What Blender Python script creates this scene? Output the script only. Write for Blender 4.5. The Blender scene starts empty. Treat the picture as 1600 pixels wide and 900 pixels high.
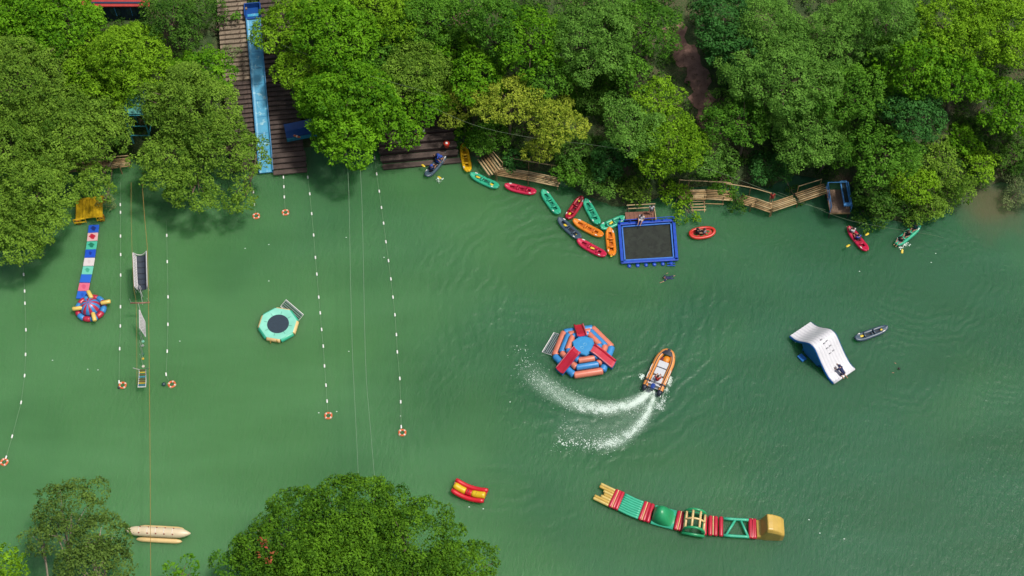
import bpy, math, random
import numpy as np
from mathutils import Vector, Matrix

# ------------------------------------------------------------------ camera, sky, sun, exposure
SC = bpy.context.scene
COL = SC.collection
PITCH = math.radians(57.0)          # below the horizon
FPX = 2198.0                        # focal length in pixels of a 1600 px wide frame
DIST = FPX / 16.7                   # metres from the lens to the point of water at the frame's centre
CAM = Vector((0, -DIST * math.cos(PITCH), DIST * math.sin(PITCH)))
cam_data = bpy.data.cameras.new('camera')
cam_data.sensor_width = 36.0
cam_data.lens = 36.0 * FPX / 1600.0
cam_data.clip_start = 1.0
cam_data.clip_end = 3000.0
cam = bpy.data.objects.new('camera', cam_data)
cam.location = CAM
cam.rotation_euler = (math.pi / 2 - PITCH, 0, 0)
COL.objects.link(cam)
SC.camera = cam

SUN_EL, SUN_AZ = math.radians(67.0), math.radians(102.0)      # azimuth from +Y towards +X
SUN_DIR = Vector((math.sin(SUN_AZ) * math.cos(SUN_EL), math.cos(SUN_AZ) * math.cos(SUN_EL), math.sin(SUN_EL)))
world = bpy.data.worlds.new('World')
SC.world = world
world.use_nodes = True
wn = world.node_tree.nodes
sky = wn.new('ShaderNodeTexSky')
sky.sky_type = 'NISHITA'
sky.sun_disc = False
sky.sun_elevation = SUN_EL
sky.sun_rotation = SUN_AZ
sky.air_density = 1.0
sky.dust_density = 5.0
wn['Background'].inputs['Strength'].default_value = 0.098
world.node_tree.links.new(sky.outputs[0], wn['Background'].inputs['Color'])
sun_data = bpy.data.lights.new('sun', 'SUN')
sun_data.energy = 3.7
sun_data.angle = math.radians(5.0)      # thin haze
sun_data.color = (1.0, 0.96, 0.88)
sun = bpy.data.objects.new('sun', sun_data)
sun.rotation_euler = SUN_DIR.to_track_quat('Z', 'Y').to_euler()
sun.location = (30, 40, 90)
COL.objects.link(sun)
SC.view_settings.view_transform = 'Standard'
SC.view_settings.look = 'None'
SC.view_settings.exposure = 0.15
SC.view_settings.gamma = 1.0
SC.view_settings.use_curve_mapping = False
SC.render.engine = 'CYCLES'
SC.cycles.max_bounces = 6
SC.cycles.transparent_max_bounces = 8

# ------------------------------------------------------------------ helpers
UPC = Vector((0, math.sin(PITCH), math.cos(PITCH)))
FWD = Vector((0, math.cos(PITCH), -math.sin(PITCH)))

def P(px, py, z=0.0):
    """where the photograph's pixel meets the level z"""
    d = Vector(((px - 800.0) / FPX, 0, 0)) + UPC * ((450.0 - py) / FPX) + FWD
    t = (z - CAM.z) / d.z
    return CAM + d * t

ALB = 0.60      # photograph value to surface albedo under this sun
def S(r, g, b):
    f = lambda c: (c / 255 / 12.92) if c / 255 <= 0.04045 else ((c / 255 + 0.055) / 1.055) ** 2.4
    return (f(r) * ALB, f(g) * ALB, f(b) * ALB)

MATS = {}
def mat(name, rgb, rough=0.5, var=0.12, scale=2.5, bump=0.0, bscale=8.0, metallic=0.0, spec=0.5, rgb2=None, thr=None):
    """paint, wood or vinyl with mottling from object-space noise; rgb2/thr: a second colour worn through"""
    if name in MATS: return MATS[name]
    m = bpy.data.materials.new(name); m.use_nodes = True
    nt = m.node_tree; N = nt.nodes; L = nt.links
    bs = N['Principled BSDF']
    bs.inputs['Roughness'].default_value = rough
    bs.inputs['Metallic'].default_value = metallic
    bs.inputs['Specular IOR Level'].default_value = spec
    tc = N.new('ShaderNodeTexCoord')
    nz = N.new('ShaderNodeTexNoise'); nz.inputs['Scale'].default_value = scale; nz.inputs['Detail'].default_value = 5
    L.new(tc.outputs['Object'], nz.inputs['Vector'])
    cr = N.new('ShaderNodeValToRGB')
    a = tuple(max(0, c * (1 - var)) for c in rgb); b = tuple(min(1, c * (1 + var)) for c in rgb)
    cr.color_ramp.elements[0].position = 0.3; cr.color_ramp.elements[0].color = (*a, 1)
    cr.color_ramp.elements[1].position = 0.7; cr.color_ramp.elements[1].color = (*b, 1)
    L.new(nz.outputs['Fac'], cr.inputs['Fac'])
    out = cr.outputs['Color']
    if rgb2 is not None:
        nz2 = N.new('ShaderNodeTexNoise'); nz2.inputs['Scale'].default_value = scale * 1.7; nz2.inputs['Detail'].default_value = 8
        nz2.inputs['Roughness'].default_value = 0.65
        L.new(tc.outputs['Object'], nz2.inputs['Vector'])
        r2 = N.new('ShaderNodeValToRGB')
        r2.color_ramp.elements[0].position = thr; r2.color_ramp.elements[1].position = min(1, thr + 0.08)
        L.new(nz2.outputs['Fac'], r2.inputs['Fac'])
        mx = N.new('ShaderNodeMixRGB'); mx.inputs['Color2'].default_value = (*rgb2, 1)
        L.new(r2.outputs['Color'], mx.inputs['Fac']); L.new(out, mx.inputs['Color1'])
        out = mx.outputs['Color']
    L.new(out, bs.inputs['Base Color'])
    if bump:
        nb = N.new('ShaderNodeTexNoise'); nb.inputs['Scale'].default_value = bscale; nb.inputs['Detail'].default_value = 4
        L.new(tc.outputs['Object'], nb.inputs['Vector'])
        bp = N.new('ShaderNodeBump'); bp.inputs['Strength'].default_value = bump; bp.inputs['Distance'].default_value = 0.05
        L.new(nb.outputs['Fac'], bp.inputs['Height']); L.new(bp.outputs['Normal'], bs.inputs['Normal'])
    MATS[name] = m
    return m

class MB:
    """collects shapes, builds them as ONE mesh object"""
    def __init__(s): s.v = []; s.f = []; s.m = []
    def add(s, vs, fs, mi=0):
        o = len(s.v); s.v += [tuple(v) for v in vs]
        for f in fs: s.f.append(tuple(i + o for i in f)); s.m.append(mi)
        return s
    def box(s, c, size, rz=0.0, mi=0, tilt=None):
        sx, sy, sz = (q / 2 for q in size)
        vs = [Vector((x, y, z)) for z in (-sz, sz) for x, y in ((-sx, -sy), (sx, -sy), (sx, sy), (-sx, sy))]
        R = Matrix.Rotation(rz, 3, 'Z')
        if tilt is not None: R = R @ tilt
        vs = [R @ v + Vector(c) for v in vs]
        return s.add(vs, [(3, 2, 1, 0), (4, 5, 6, 7), (0, 1, 5, 4), (1, 2, 6, 5), (2, 3, 7, 6), (3, 0, 4, 7)], mi)
    def tube(s, path, r, n=8, closed=False, mi=0, flat=1.0, caps=True, mis=None):
        """sweep of a circle; flat squeezes it vertically; r may be a list"""
        pts = [Vector(p) for p in path]; k = len(pts)
        rs = r if isinstance(r, (list, tuple)) else [r] * k
        rings = []
        ref = None
        for i, p in enumerate(pts):
            a = pts[(i - 1) % k] if (closed or i) else p
            b = pts[(i + 1) % k] if (closed or i < k - 1) else p
            t = (b - a).normalized()
            up = Vector((0, 0, 1)) if abs(t.z) < 0.97 else (ref or Vector((1, 0, 0)))
            side = t.cross(up).normalized(); nu = side.cross(t).normalized(); ref = nu
            rings.append([p + (side * math.cos(2 * math.pi * j / n) + nu * (math.sin(2 * math.pi * j / n) * flat)) * rs[i] for j in range(n)])
        vs = [v for rg in rings for v in rg]
        fs = []; ms = []
        for i in range(k if closed else k - 1):
            i2 = (i + 1) % k
            for j in range(n):
                j2 = (j + 1) % n
                fs.append((i * n + j2, i * n + j, i2 * n + j, i2 * n + j2)); ms.append(mis[i] if mis else mi)
        if caps and not closed:
            fs.append(tuple(range(n - 1, -1, -1))[::-1]); ms.append(mis[0] if mis else mi)
            fs.append(tuple((k - 1) * n + j for j in range(n))[::-1]); ms.append(mis[-1] if mis else mi)
        o = len(s.v); s.v += [tuple(v) for v in vs]
        for f, m_ in zip(fs, ms): s.f.append(tuple(i + o for i in f)); s.m.append(m_)
        return s
    def grid(s, rows, mi=0):
        k = len(rows[0]); vs = [v for r in rows for v in r]; fs = []
        for i in range(len(rows) - 1):
            for j in range(k - 1):
                fs.append((i * k + j, i * k + j + 1, (i + 1) * k + j + 1, (i + 1) * k + j))
        return s.add(vs, fs, mi)
    def prism(s, poly, z0, z1, mi=0):
        k = len(poly)
        vs = [(x, y, z0) for x, y in poly] + [(x, y, z1) for x, y in poly]
        fs = [tuple(range(k - 1, -1, -1)), tuple(range(k, 2 * k))] + [(i, (i + 1) % k, k + (i + 1) % k, k + i) for i in range(k)]
        return s.add(vs, fs, mi)
    def ball(s, c, rx, ry, rz, nu=10, nv=6, mi=0, half=False):
        rows = []
        for i in range(nv + 1):
            th = (math.pi / 2 if half else math.pi) * i / nv
            rows.append([(c[0] + rx * math.sin(th) * math.cos(2 * math.pi * j / nu), c[1] + ry * math.sin(th) * math.sin(2 * math.pi * j / nu), c[2] + rz * math.cos(th)) for j in range(nu + 1)])
        return s.grid([r[::-1] for r in rows], mi)
    def mesh(s, name, off=None):
        me = bpy.data.meshes.new(name)
        vs = s.v if off is None else [(x - off[0], y - off[1], z - off[2]) for x, y, z in s.v]
        me.from_pydata(vs, [], s.f)
        return me
    def build(s, name, mats, parent=None, smooth=False, off=None, bevel=0.0):
        me = s.mesh(name, off)
        for q in (mats if isinstance(mats, (list, tuple)) else [mats]): me.materials.append(q)
        if any(s.m): me.polygons.foreach_set('material_index', s.m)
        if smooth: me.polygons.foreach_set('use_smooth', [True] * len(me.polygons))
        me.update()
        return link(name, me, parent, bevel)

def link(name, me, parent=None, bevel=0.0):
    o = bpy.data.objects.new(name, me); COL.objects.link(o); o.parent = parent
    if bevel:
        b = o.modifiers.new('bevel', 'BEVEL'); b.width = bevel; b.segments = 2; b.limit_method = 'ANGLE'
    return o

def tag(o, label=None, cat=None, group=None, kind=None):
    if label: o['label'] = label
    if cat: o['category'] = cat
    if group: o['group'] = group
    if kind: o['kind'] = kind
    return o

def thing(name, label, cat, loc=(0, 0, 0), rz=0.0, group=None):
    o = bpy.data.objects.new(name, None); COL.objects.link(o)
    o.location = loc; o.rotation_euler = (0, 0, rz); o.empty_display_size = 0.3
    return tag(o, label, cat, group)

def span(p0, p1, z=0.0):
    a = P(*p0, z); b = P(*p1, z); d = b - a
    return (a + b) / 2, d.length, math.atan2(d.y, d.x)

def smoothpath(pts, n=6):
    """Catmull-Rom through points"""
    pts = [Vector(p) for p in pts]; out = []
    for i in range(len(pts) - 1):
        p0 = pts[max(i - 1, 0)]; p1 = pts[i]; p2 = pts[i + 1]; p3 = pts[min(i + 2, len(pts) - 1)]
        for k in range(n):
            t = k / n
            out.append(0.5 * ((2 * p1) + (p2 - p0) * t + (2 * p0 - 5 * p1 + 4 * p2 - p3) * t * t + (3 * p1 - p0 - 3 * p2 + p3) * t ** 3))
    out.append(pts[-1])
    return out

rnd = random.Random(7)
rng = np.random.default_rng(11)

# ------------------------------------------------------------------ the lie of the land
def shore_line(pts):
    w = [P(*p) for p in pts]
    return np.array([q.x for q in w]), np.array([q.y for q in w])
FAR_X, FAR_Y = shore_line([(-400, 300), (-150, 275), (0, 258), (100, 250), (200, 246), (330, 252), (400, 256), (480, 258), (500, 236), (575, 232), (592, 250), (720, 238), (750, 246), (785, 256), (870, 272), (905, 300), (960, 322), (1000, 318), (1060, 296), (1130, 286), (1200, 292), (1240, 272), (1290, 280), (1335, 286), (1352, 335), (1420, 348), (1475, 330), (1500, 306), (1560, 284), (1640, 292), (1900, 320)])
NEAR_X, NEAR_Y = shore_line([(-400, 950), (0, 925), (250, 960), (330, 935), (560, 925), (760, 960), (900, 1020), (1200, 1060), (2000, 1100)])
# stair of the big slide: foot and slope
ST_FOOT = P(416, 262, 0.2)
ST_SLOPE = 0.40
def stair_top():
    z = 5.0
    for _ in range(12):
        p = P(394, 8, z); z = 0.5 + ST_SLOPE * ((p - ST_FOOT).to_2d().length)
    return P(394, 8, z), z
ST_TOP, ST_TOPZ = stair_top()
ST_DIR = (ST_TOP - ST_FOOT).to_2d().normalized()
ST_LEN = (ST_TOP - ST_FOOT).to_2d().length
ST_NRM = Vector((ST_DIR.y, -ST_DIR.x))       # to the right when climbing
DK = P(655, 252, 0)                           # middle of the timber dock's lowest step
DK_RZ = math.radians(6.5)

def H(x, y):
    x = np.asarray(x, float); y = np.asarray(y, float)
    wob = 0.5 * np.sin(x * 0.35 + 1.3) + 0.3 * np.sin(x * 0.9 + y * 0.2)
    d = y - np.interp(x, FAR_X, FAR_Y)
    up = 1.1 * (1 - np.exp(-np.maximum(d, 0) / 0.9)) + 0.36 * np.minimum(np.maximum(d, 0), 45) + 0.25 * np.sin(x * 0.5) * np.sin(y * 0.45) * np.clip(d / 4, 0, 1) + wob * np.clip(d / 6, 0, 1) * 0.5
    h1 = np.where(d < 0, np.maximum(d * 0.7, -2.5), up)
    dn = np.interp(x, NEAR_X, NEAR_Y) - y
    upn = 0.8 * (1 - np.exp(-np.maximum(dn, 0) / 0.9)) + 0.25 * np.minimum(np.maximum(dn, 0), 40)
    h2 = np.where(dn < 0, np.maximum(dn * 0.7, -2.5), upn)
    h = np.maximum(h1, h2)
    # cut under the stair and the dock
    rx = x - ST_FOOT.x; ry = y - ST_FOOT.y
    s = rx * ST_DIR.x + ry * ST_DIR.y; n = rx * ST_NRM.x + ry * ST_NRM.y
    cut = (np.abs(n) < 5.2) & (s > -3) & (s < ST_LEN + 8)
    h = np.where(cut, np.minimum(h, np.maximum(-2.5, ST_SLOPE * s - 0.9)), h)
    c, q = math.cos(DK_RZ), math.sin(DK_RZ)
    u = (x - DK.x) * c + (y - DK.y) * q; v = -(x - DK.x) * q + (y - DK.y) * c
    h = np.where((np.abs(u) < 5.2) & (v > -2) & (v < 11), np.minimum(h, np.maximum(-2.0, 0.12 * v - 0.9)), h)
    return h
def Hs(x, y): return float(H(x, y))
def PG(px, py, up=0.0):
    """pixel on the land, 'up' metres above it"""
    z = 2.0
    for _ in range(25):
        p = P(px, py, z); z = 0.5 * z + 0.5 * (max(Hs(p.x, p.y), 0.0) + up)
    return P(px, py, z)

# ------------------------------------------------------------------ water
def water_material():
    m = bpy.data.materials.new('river_water'); m.use_nodes = True
    nt = m.node_tree; N = nt.nodes; L = nt.links
    bs = N['Principled BSDF']
    bs.inputs['Roughness'].default_value = 0.36
    bs.inputs['IOR'].default_value = 1.33
    bs.subsurface_method = 'BURLEY'
    bs.inputs['Subsurface Weight'].default_value = 0.9      # light scattered by the silt: soft-edged shade
    bs.inputs['Subsurface Radius'].default_value = (0.45, 1.0, 0.5)
    bs.inputs['Subsurface Scale'].default_value = 2.0
    geo = N.new('ShaderNodeNewGeometry')
    def noise(scale, detail=3, rough=0.5, vec=None):
        n = N.new('ShaderNodeTexNoise'); n.inputs['Scale'].default_value = scale; n.inputs['Detail'].default_value = detail
        n.inputs['Roughness'].default_value = rough
        L.new(vec or geo.outputs['Position'], n.inputs['Vector']); return n.outputs['Fac']
    def math_(op, a, b=None, clamp=False):
        n = N.new('ShaderNodeMath'); n.operation = op; n.use_clamp = clamp
        for i, q in enumerate((a, b)):
            if q is None: continue
            if isinstance(q, (int, float)): n.inputs[i].default_value = q
            else: L.new(q, n.inputs[i])
        return n.outputs[0]
    def mapr(v, a, b, c=0.0, d=1.0):
        n = N.new('ShaderNodeMapRange'); n.interpolation_type = 'SMOOTHSTEP'
        L.new(v, n.inputs[0]); n.inputs[1].default_value = a; n.inputs[2].default_value = b; n.inputs[3].default_value = c; n.inputs[4].default_value = d
        return n.outputs[0]
    def dist(p):
        n = N.new('ShaderNodeVectorMath'); n.operation = 'DISTANCE'
        L.new(geo.outputs['Position'], n.inputs[0]); n.inputs[1].default_value = p
        return n.outputs['Value']
    sep = N.new('ShaderNodeSeparateXYZ'); L.new(geo.outputs['Position'], sep.inputs[0])
    # silt: milky green drifting from the left, deeper bluish green towards the channel on the right
    t = math_('ADD', mapr(sep.outputs[0], -34, 34), math_('MULTIPLY', math_('SUBTRACT', noise(0.045, 3), 0.5), 2.0))
    cr = N.new('ShaderNodeValToRGB'); L.new(t, cr.inputs['Fac'])
    e = cr.color_ramp.elements
    e[0].position = 0.0; e[0].color = (*WATER[0], 1)
    e[1].position = 1.0; e[1].color = (*WATER[2], 1)
    k = e.new(0.5); k.color = (*WATER[1], 1)
    # streaky second tone
    mp = N.new('ShaderNodeMapping'); mp.inputs['Scale'].default_value = (0.05, 0.16, 1); mp.inputs['Rotation'].default_value = (0, 0, 0.5)
    L.new(geo.outputs['Position'], mp.inputs['Vector'])
    mx = N.new('ShaderNodeMixRGB'); mx.blend_type = 'MULTIPLY'
    st = N.new('ShaderNodeValToRGB'); st.color_ramp.elements[0].color = (0.87, 0.90, 0.84, 1); st.color_ramp.elements[1].color = (1.10, 1.07, 1.12, 1)
    st.color_ramp.elements[0].position = 0.35; st.color_ramp.elements[1].position = 0.65
    L.new(noise(1.0, 4, 0.55, mp.outputs[0]), st.inputs['Fac'])
    mx.inputs['Fac'].default_value = 1.0; L.new(cr.outputs[0], mx.inputs['Color1']); L.new(st.outputs[0], mx.inputs['Color2'])
    # brown mud washing out of the bank on the right
    mud = P(1550, 326); dm = math_('ADD', dist(mud), math_('MULTIPLY', math_('SUBTRACT', noise(0.22, 4), 0.5), 6.0))
    fm = mapr(dm, 0.5, 5.5, 0.75, 0.0)
    mm = N.new('ShaderNodeMixRGB'); L.new(fm, mm.inputs['Fac']); L.new(mx.outputs[0], mm.inputs['Color1']); mm.inputs['Color2'].default_value = (*S(104, 96, 66), 1)
    L.new(mm.outputs[0], bs.inputs['Base Color'])
    # ripples
    mp2 = N.new('ShaderNodeMapping'); mp2.inputs['Scale'].default_value = (1.0, 0.45, 1); mp2.inputs['Rotation'].default_value = (0, 0, -0.75)
    L.new(geo.outputs['Position'], mp2.inputs['Vector'])
    rip = noise(2.6, 3, 0.6, mp2.outputs[0])
    patch = mapr(noise(0.06, 2), 0.4, 0.62, 0.35, 1.0)
    h = math_('MULTIPLY', rip, math_('MULTIPLY', patch, 0.105))
    h = math_('ADD', h, math_('MULTIPLY', noise(7.0, 2), 0.010))
    def rings(p, wl, r0, r1, amp, thr=0.45):
        d = math_('ADD', dist(p), math_('MULTIPLY', math_('SUBTRACT', noise(0.35, 4), 0.5), 3.2))
        w = math_('SINE', math_('MULTIPLY', d, 2 * math.pi / wl))
        env = math_('MULTIPLY', mapr(d, r0, r0 + 2.0), mapr(d, r1 * 0.55, r1, 1.0, 0.0))
        env = math_('MULTIPLY', env, mapr(noise(0.16, 3), thr, thr + 0.14))
        return math_('MULTIPLY', math_('MULTIPLY', w, env), amp)
    for a in ((P(905, 480), 1.2, 5.0, 20.0, 0.055, 0.38), (P(1395, 575), 0.95, 0.3, 7.5, 0.016, 0.38), (P(990, 400), 0.8, 3.0, 13.0, 0.016), (P(1430, 420), 0.9, 1.0, 12.0, 0.02, 0.4), (P(800, 620), 1.3, 3.0, 16.0, 0.035, 0.42), (P(1180, 330), 0.7, 2.0, 9.0, 0.012), (P(1560, 520), 0.8, 2.0, 16.0, 0.014)):
        h = math_('ADD', h, math_('MULTIPLY', rings(*a), 0.42))
    bp = N.new('ShaderNodeBump'); bp.inputs['Strength'].default_value = 0.9; bp.inputs['Distance'].default_value = 1.0
    L.new(h, bp.inputs['Height']); L.new(bp.outputs['Normal'], bs.inputs['Normal'])
    return m
WATER = (S(84, 137, 84), S(68, 119, 75), S(53, 105, 73))
w = MB().grid([[(x, y, 0) for x in np.linspace(-420, 420, 15)] for y in np.linspace(-300, 420, 13)])
tag(w.build('water', water_material()), 'murky green river water with soft ripples', None, kind='structure')

# ------------------------------------------------------------------ land
def land_material():
    m = bpy.data.materials.new('bank_soil'); m.use_nodes = True
    nt = m.node_tree; N = nt.nodes; L = nt.links; bs = N['Principled BSDF']; bs.inputs['Roughness'].default_value = 0.95
    geo = N.new('ShaderNodeNewGeometry')
    n1 = N.new('ShaderNodeTexNoise'); n1.inputs['Scale'].default_value = 0.5; n1.inputs['Detail'].default_value = 8
    n2 = N.new('ShaderNodeTexNoise'); n2.inputs['Scale'].default_value = 6; n2.inputs['Detail'].default_value = 6
    for n in (n1, n2): L.new(geo.outputs['Position'], n.inputs['Vector'])
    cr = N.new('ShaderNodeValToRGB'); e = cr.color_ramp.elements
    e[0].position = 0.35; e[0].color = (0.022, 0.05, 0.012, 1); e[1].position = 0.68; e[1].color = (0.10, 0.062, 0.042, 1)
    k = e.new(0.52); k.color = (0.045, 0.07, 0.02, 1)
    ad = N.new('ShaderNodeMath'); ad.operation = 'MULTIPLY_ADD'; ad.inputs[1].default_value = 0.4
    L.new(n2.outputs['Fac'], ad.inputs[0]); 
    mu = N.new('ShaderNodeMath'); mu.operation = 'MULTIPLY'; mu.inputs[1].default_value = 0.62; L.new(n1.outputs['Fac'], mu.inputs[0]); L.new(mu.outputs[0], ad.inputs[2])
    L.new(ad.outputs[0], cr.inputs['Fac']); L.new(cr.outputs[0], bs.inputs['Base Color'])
    bp = N.new('ShaderNodeBump'); bp.inputs['Distance'].default_value = 0.2; bp.inputs['Strength'].default_value = 0.8
    L.new(n2.outputs['Fac'], bp.inputs['Height']); L.new(bp.outputs['Normal'], bs.inputs['Normal'])
    return m
SOIL = land_material()
gx = np.concatenate([np.array([-420, -250, -150, -100]), np.arange(-78, 78.1, 0.65), np.array([100, 150, 250, 420])])
gy = np.concatenate([np.array([-300, -150, -90]), np.arange(-60, -24, 1.2), np.arange(-24, 70, 0.65), np.array([80, 110, 180, 420])])
GX, GY = np.meshgrid(gx, gy)
GZ = H(GX, GY)
me = bpy.data.meshes.new('terrain')
k = len(gx); vs = np.stack([GX.ravel(), GY.ravel(), GZ.ravel()], 1)
ii, jj = np.meshgrid(np.arange(len(gy) - 1), np.arange(k - 1), indexing='ij')
fs = np.stack([ii * k + jj, ii * k + jj + 1, (ii + 1) * k + jj + 1, (ii + 1) * k + jj], -1).reshape(-1, 4)
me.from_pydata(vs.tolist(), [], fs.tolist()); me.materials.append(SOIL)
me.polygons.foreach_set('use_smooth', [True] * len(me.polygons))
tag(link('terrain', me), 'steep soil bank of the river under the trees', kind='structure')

# trodden earth path running down the slope
pw = [PG(*q) for q in ((1050, 40), (1062, 75), (1084, 102), (1094, 135), (1098, 160), (1108, 190), (1122, 225))]
path = smoothpath(pw, 6); rows = []
for i, p in enumerate(path):
    a = path[max(i - 1, 0)]; b = path[min(i + 1, len(path) - 1)]; t = (b - a).to_2d().normalized(); n = Vector((t.y, -t.x))
    hw = 1.05 + 0.3 * math.sin(i * 0.9)
    row = []
    for j in range(7):
        q = p.to_2d() + n * (hw * (j / 3 - 1) + 0.12 * math.sin(i * 2.1 + j))
        row.append((q.x, q.y, Hs(q.x, q.y) + 0.05 + 0.05 * math.cos((j / 3 - 1) * 1.5)))
    rows.append(row)
tag(MB().grid(rows).build('dirt_path', mat('path_earth', S(156, 120, 106), 0.95, 0.25, 1.6, 0.8, 5, rgb2=S(120, 92, 76), thr=0.55), smooth=True), 'bare reddish earth path running down the bank between trees', kind='structure')

# ------------------------------------------------------------------ foliage
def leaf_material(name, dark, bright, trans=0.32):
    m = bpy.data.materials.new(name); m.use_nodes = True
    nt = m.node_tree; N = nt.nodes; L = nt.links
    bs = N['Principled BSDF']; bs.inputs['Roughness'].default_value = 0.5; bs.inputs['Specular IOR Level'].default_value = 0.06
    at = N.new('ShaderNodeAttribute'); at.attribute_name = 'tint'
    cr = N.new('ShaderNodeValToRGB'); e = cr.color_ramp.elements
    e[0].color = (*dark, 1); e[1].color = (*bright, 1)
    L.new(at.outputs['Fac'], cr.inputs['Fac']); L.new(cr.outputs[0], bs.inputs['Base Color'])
    tr = N.new('ShaderNodeBsdfTranslucent')
    g = N.new('ShaderNodeMixRGB'); g.blend_type = 'MULTIPLY'; g.inputs['Fac'].default_value = 1; g.inputs['Color2'].default_value = (1.1, 1.25, 0.5, 1)
    L.new(cr.outputs[0], g.inputs['Color1']); L.new(g.outputs[0], tr.inputs['Color'])
    ms = N.new('ShaderNodeMixShader'); ms.inputs[0].default_value = trans
    L.new(bs.outputs[0], ms.inputs[1]); L.new(tr.outputs[0], ms.inputs[2]); L.new(ms.outputs[0], N['Material Output'].inputs['Surface'])
    return m
#            dark leaf              bright leaf            leaf m  leaves/m2  clump m  squash
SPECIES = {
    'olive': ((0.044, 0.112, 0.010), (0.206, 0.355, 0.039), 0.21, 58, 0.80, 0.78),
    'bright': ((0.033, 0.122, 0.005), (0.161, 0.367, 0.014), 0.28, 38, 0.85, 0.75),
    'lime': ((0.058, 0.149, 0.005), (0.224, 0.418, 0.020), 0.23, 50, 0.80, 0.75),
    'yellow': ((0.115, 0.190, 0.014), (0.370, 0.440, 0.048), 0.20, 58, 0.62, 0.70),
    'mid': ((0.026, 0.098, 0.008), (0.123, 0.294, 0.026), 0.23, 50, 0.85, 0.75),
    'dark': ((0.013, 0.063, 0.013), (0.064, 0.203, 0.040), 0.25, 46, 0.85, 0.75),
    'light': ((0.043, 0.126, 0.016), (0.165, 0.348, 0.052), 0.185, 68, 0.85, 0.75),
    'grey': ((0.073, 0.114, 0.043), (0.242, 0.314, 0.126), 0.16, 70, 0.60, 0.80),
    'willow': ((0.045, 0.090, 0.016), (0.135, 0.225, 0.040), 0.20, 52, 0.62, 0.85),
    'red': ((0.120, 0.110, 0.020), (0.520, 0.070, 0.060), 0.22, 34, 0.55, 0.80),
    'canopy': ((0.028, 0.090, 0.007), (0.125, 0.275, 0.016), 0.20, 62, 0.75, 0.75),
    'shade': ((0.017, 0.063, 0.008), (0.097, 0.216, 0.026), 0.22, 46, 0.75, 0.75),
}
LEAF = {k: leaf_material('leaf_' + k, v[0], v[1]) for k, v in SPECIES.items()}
BARK = mat('bark', (0.12, 0.09, 0.06), 0.9, 0.3, 4, 0.6, 10)
PALEBARK = mat('pale_bark', (0.26, 0.22, 0.16), 0.9, 0.25, 4, 0.5, 10)

def unit(a): return a / np.maximum(np.linalg.norm(a, axis=-1, keepdims=True), 1e-9)

def leaves_mesh(name, pos, nrm, size, tint, material, aspect=0.55):
    n = len(pos)
    r = rng.normal(size=(n, 3)); t = unit(np.cross(nrm, r)); b = np.cross(nrm, t)
    L = (size * 0.5)[:, None]; W = L * aspect
    v = np.empty((n, 4, 3))
    v[:, 0] = pos - t * L; v[:, 1] = pos - b * W + t * L * 0.1; v[:, 2] = pos + t * L - nrm * L * 0.25; v[:, 3] = pos + b * W + t * L * 0.1
    me = bpy.data.meshes.new(name)
    me.vertices.add(n * 4); me.vertices.foreach_set('co', v.reshape(-1).astype(np.float32))
    me.loops.add(n * 4); me.loops.foreach_set('vertex_index', np.arange(n * 4, dtype=np.int32))
    me.polygons.add(n); me.polygons.foreach_set('loop_start', np.arange(0, n * 4, 4, dtype=np.int32)); me.polygons.foreach_set('loop_total', np.full(n, 4, np.int32))
    me.update(calc_edges=True)
    at = me.attributes.new('tint', 'FLOAT', 'FACE'); at.data.foreach_set('value', np.clip(tint, 0, 1).astype(np.float32))
    me.materials.append(material)
    return me

def clump_leaves(C, RC, OUT, per, size, squash, tint0):
    """leaves on the outward shells of clumps C with radii RC; OUT = outward directions"""
    cnt = np.maximum((per * 4.2 * RC ** 2).astype(int), 6)
    idx = np.repeat(np.arange(len(C)), cnt); n = len(idx)
    d = unit(rng.normal(size=(n, 3)) + OUT[idx] * 0.95)
    rad = RC[idx] * (0.72 + 0.36 * rng.random(n) ** 0.7)
    pos = C[idx] + d * rad[:, None] * np.array([1, 1, squash])
    pos += rng.normal(size=(n, 3)) * 0.05
    nrm = unit(d * 0.7 + np.array([0, 0, 0.55]) + rng.normal(size=(n, 3)) * 0.42)
    sz = size * (0.55 + 0.95 * rng.random(n) ** 1.4)
    tint = tint0[idx] + rng.normal(size=n) * 0.2
    return pos, nrm, sz, tint

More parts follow.
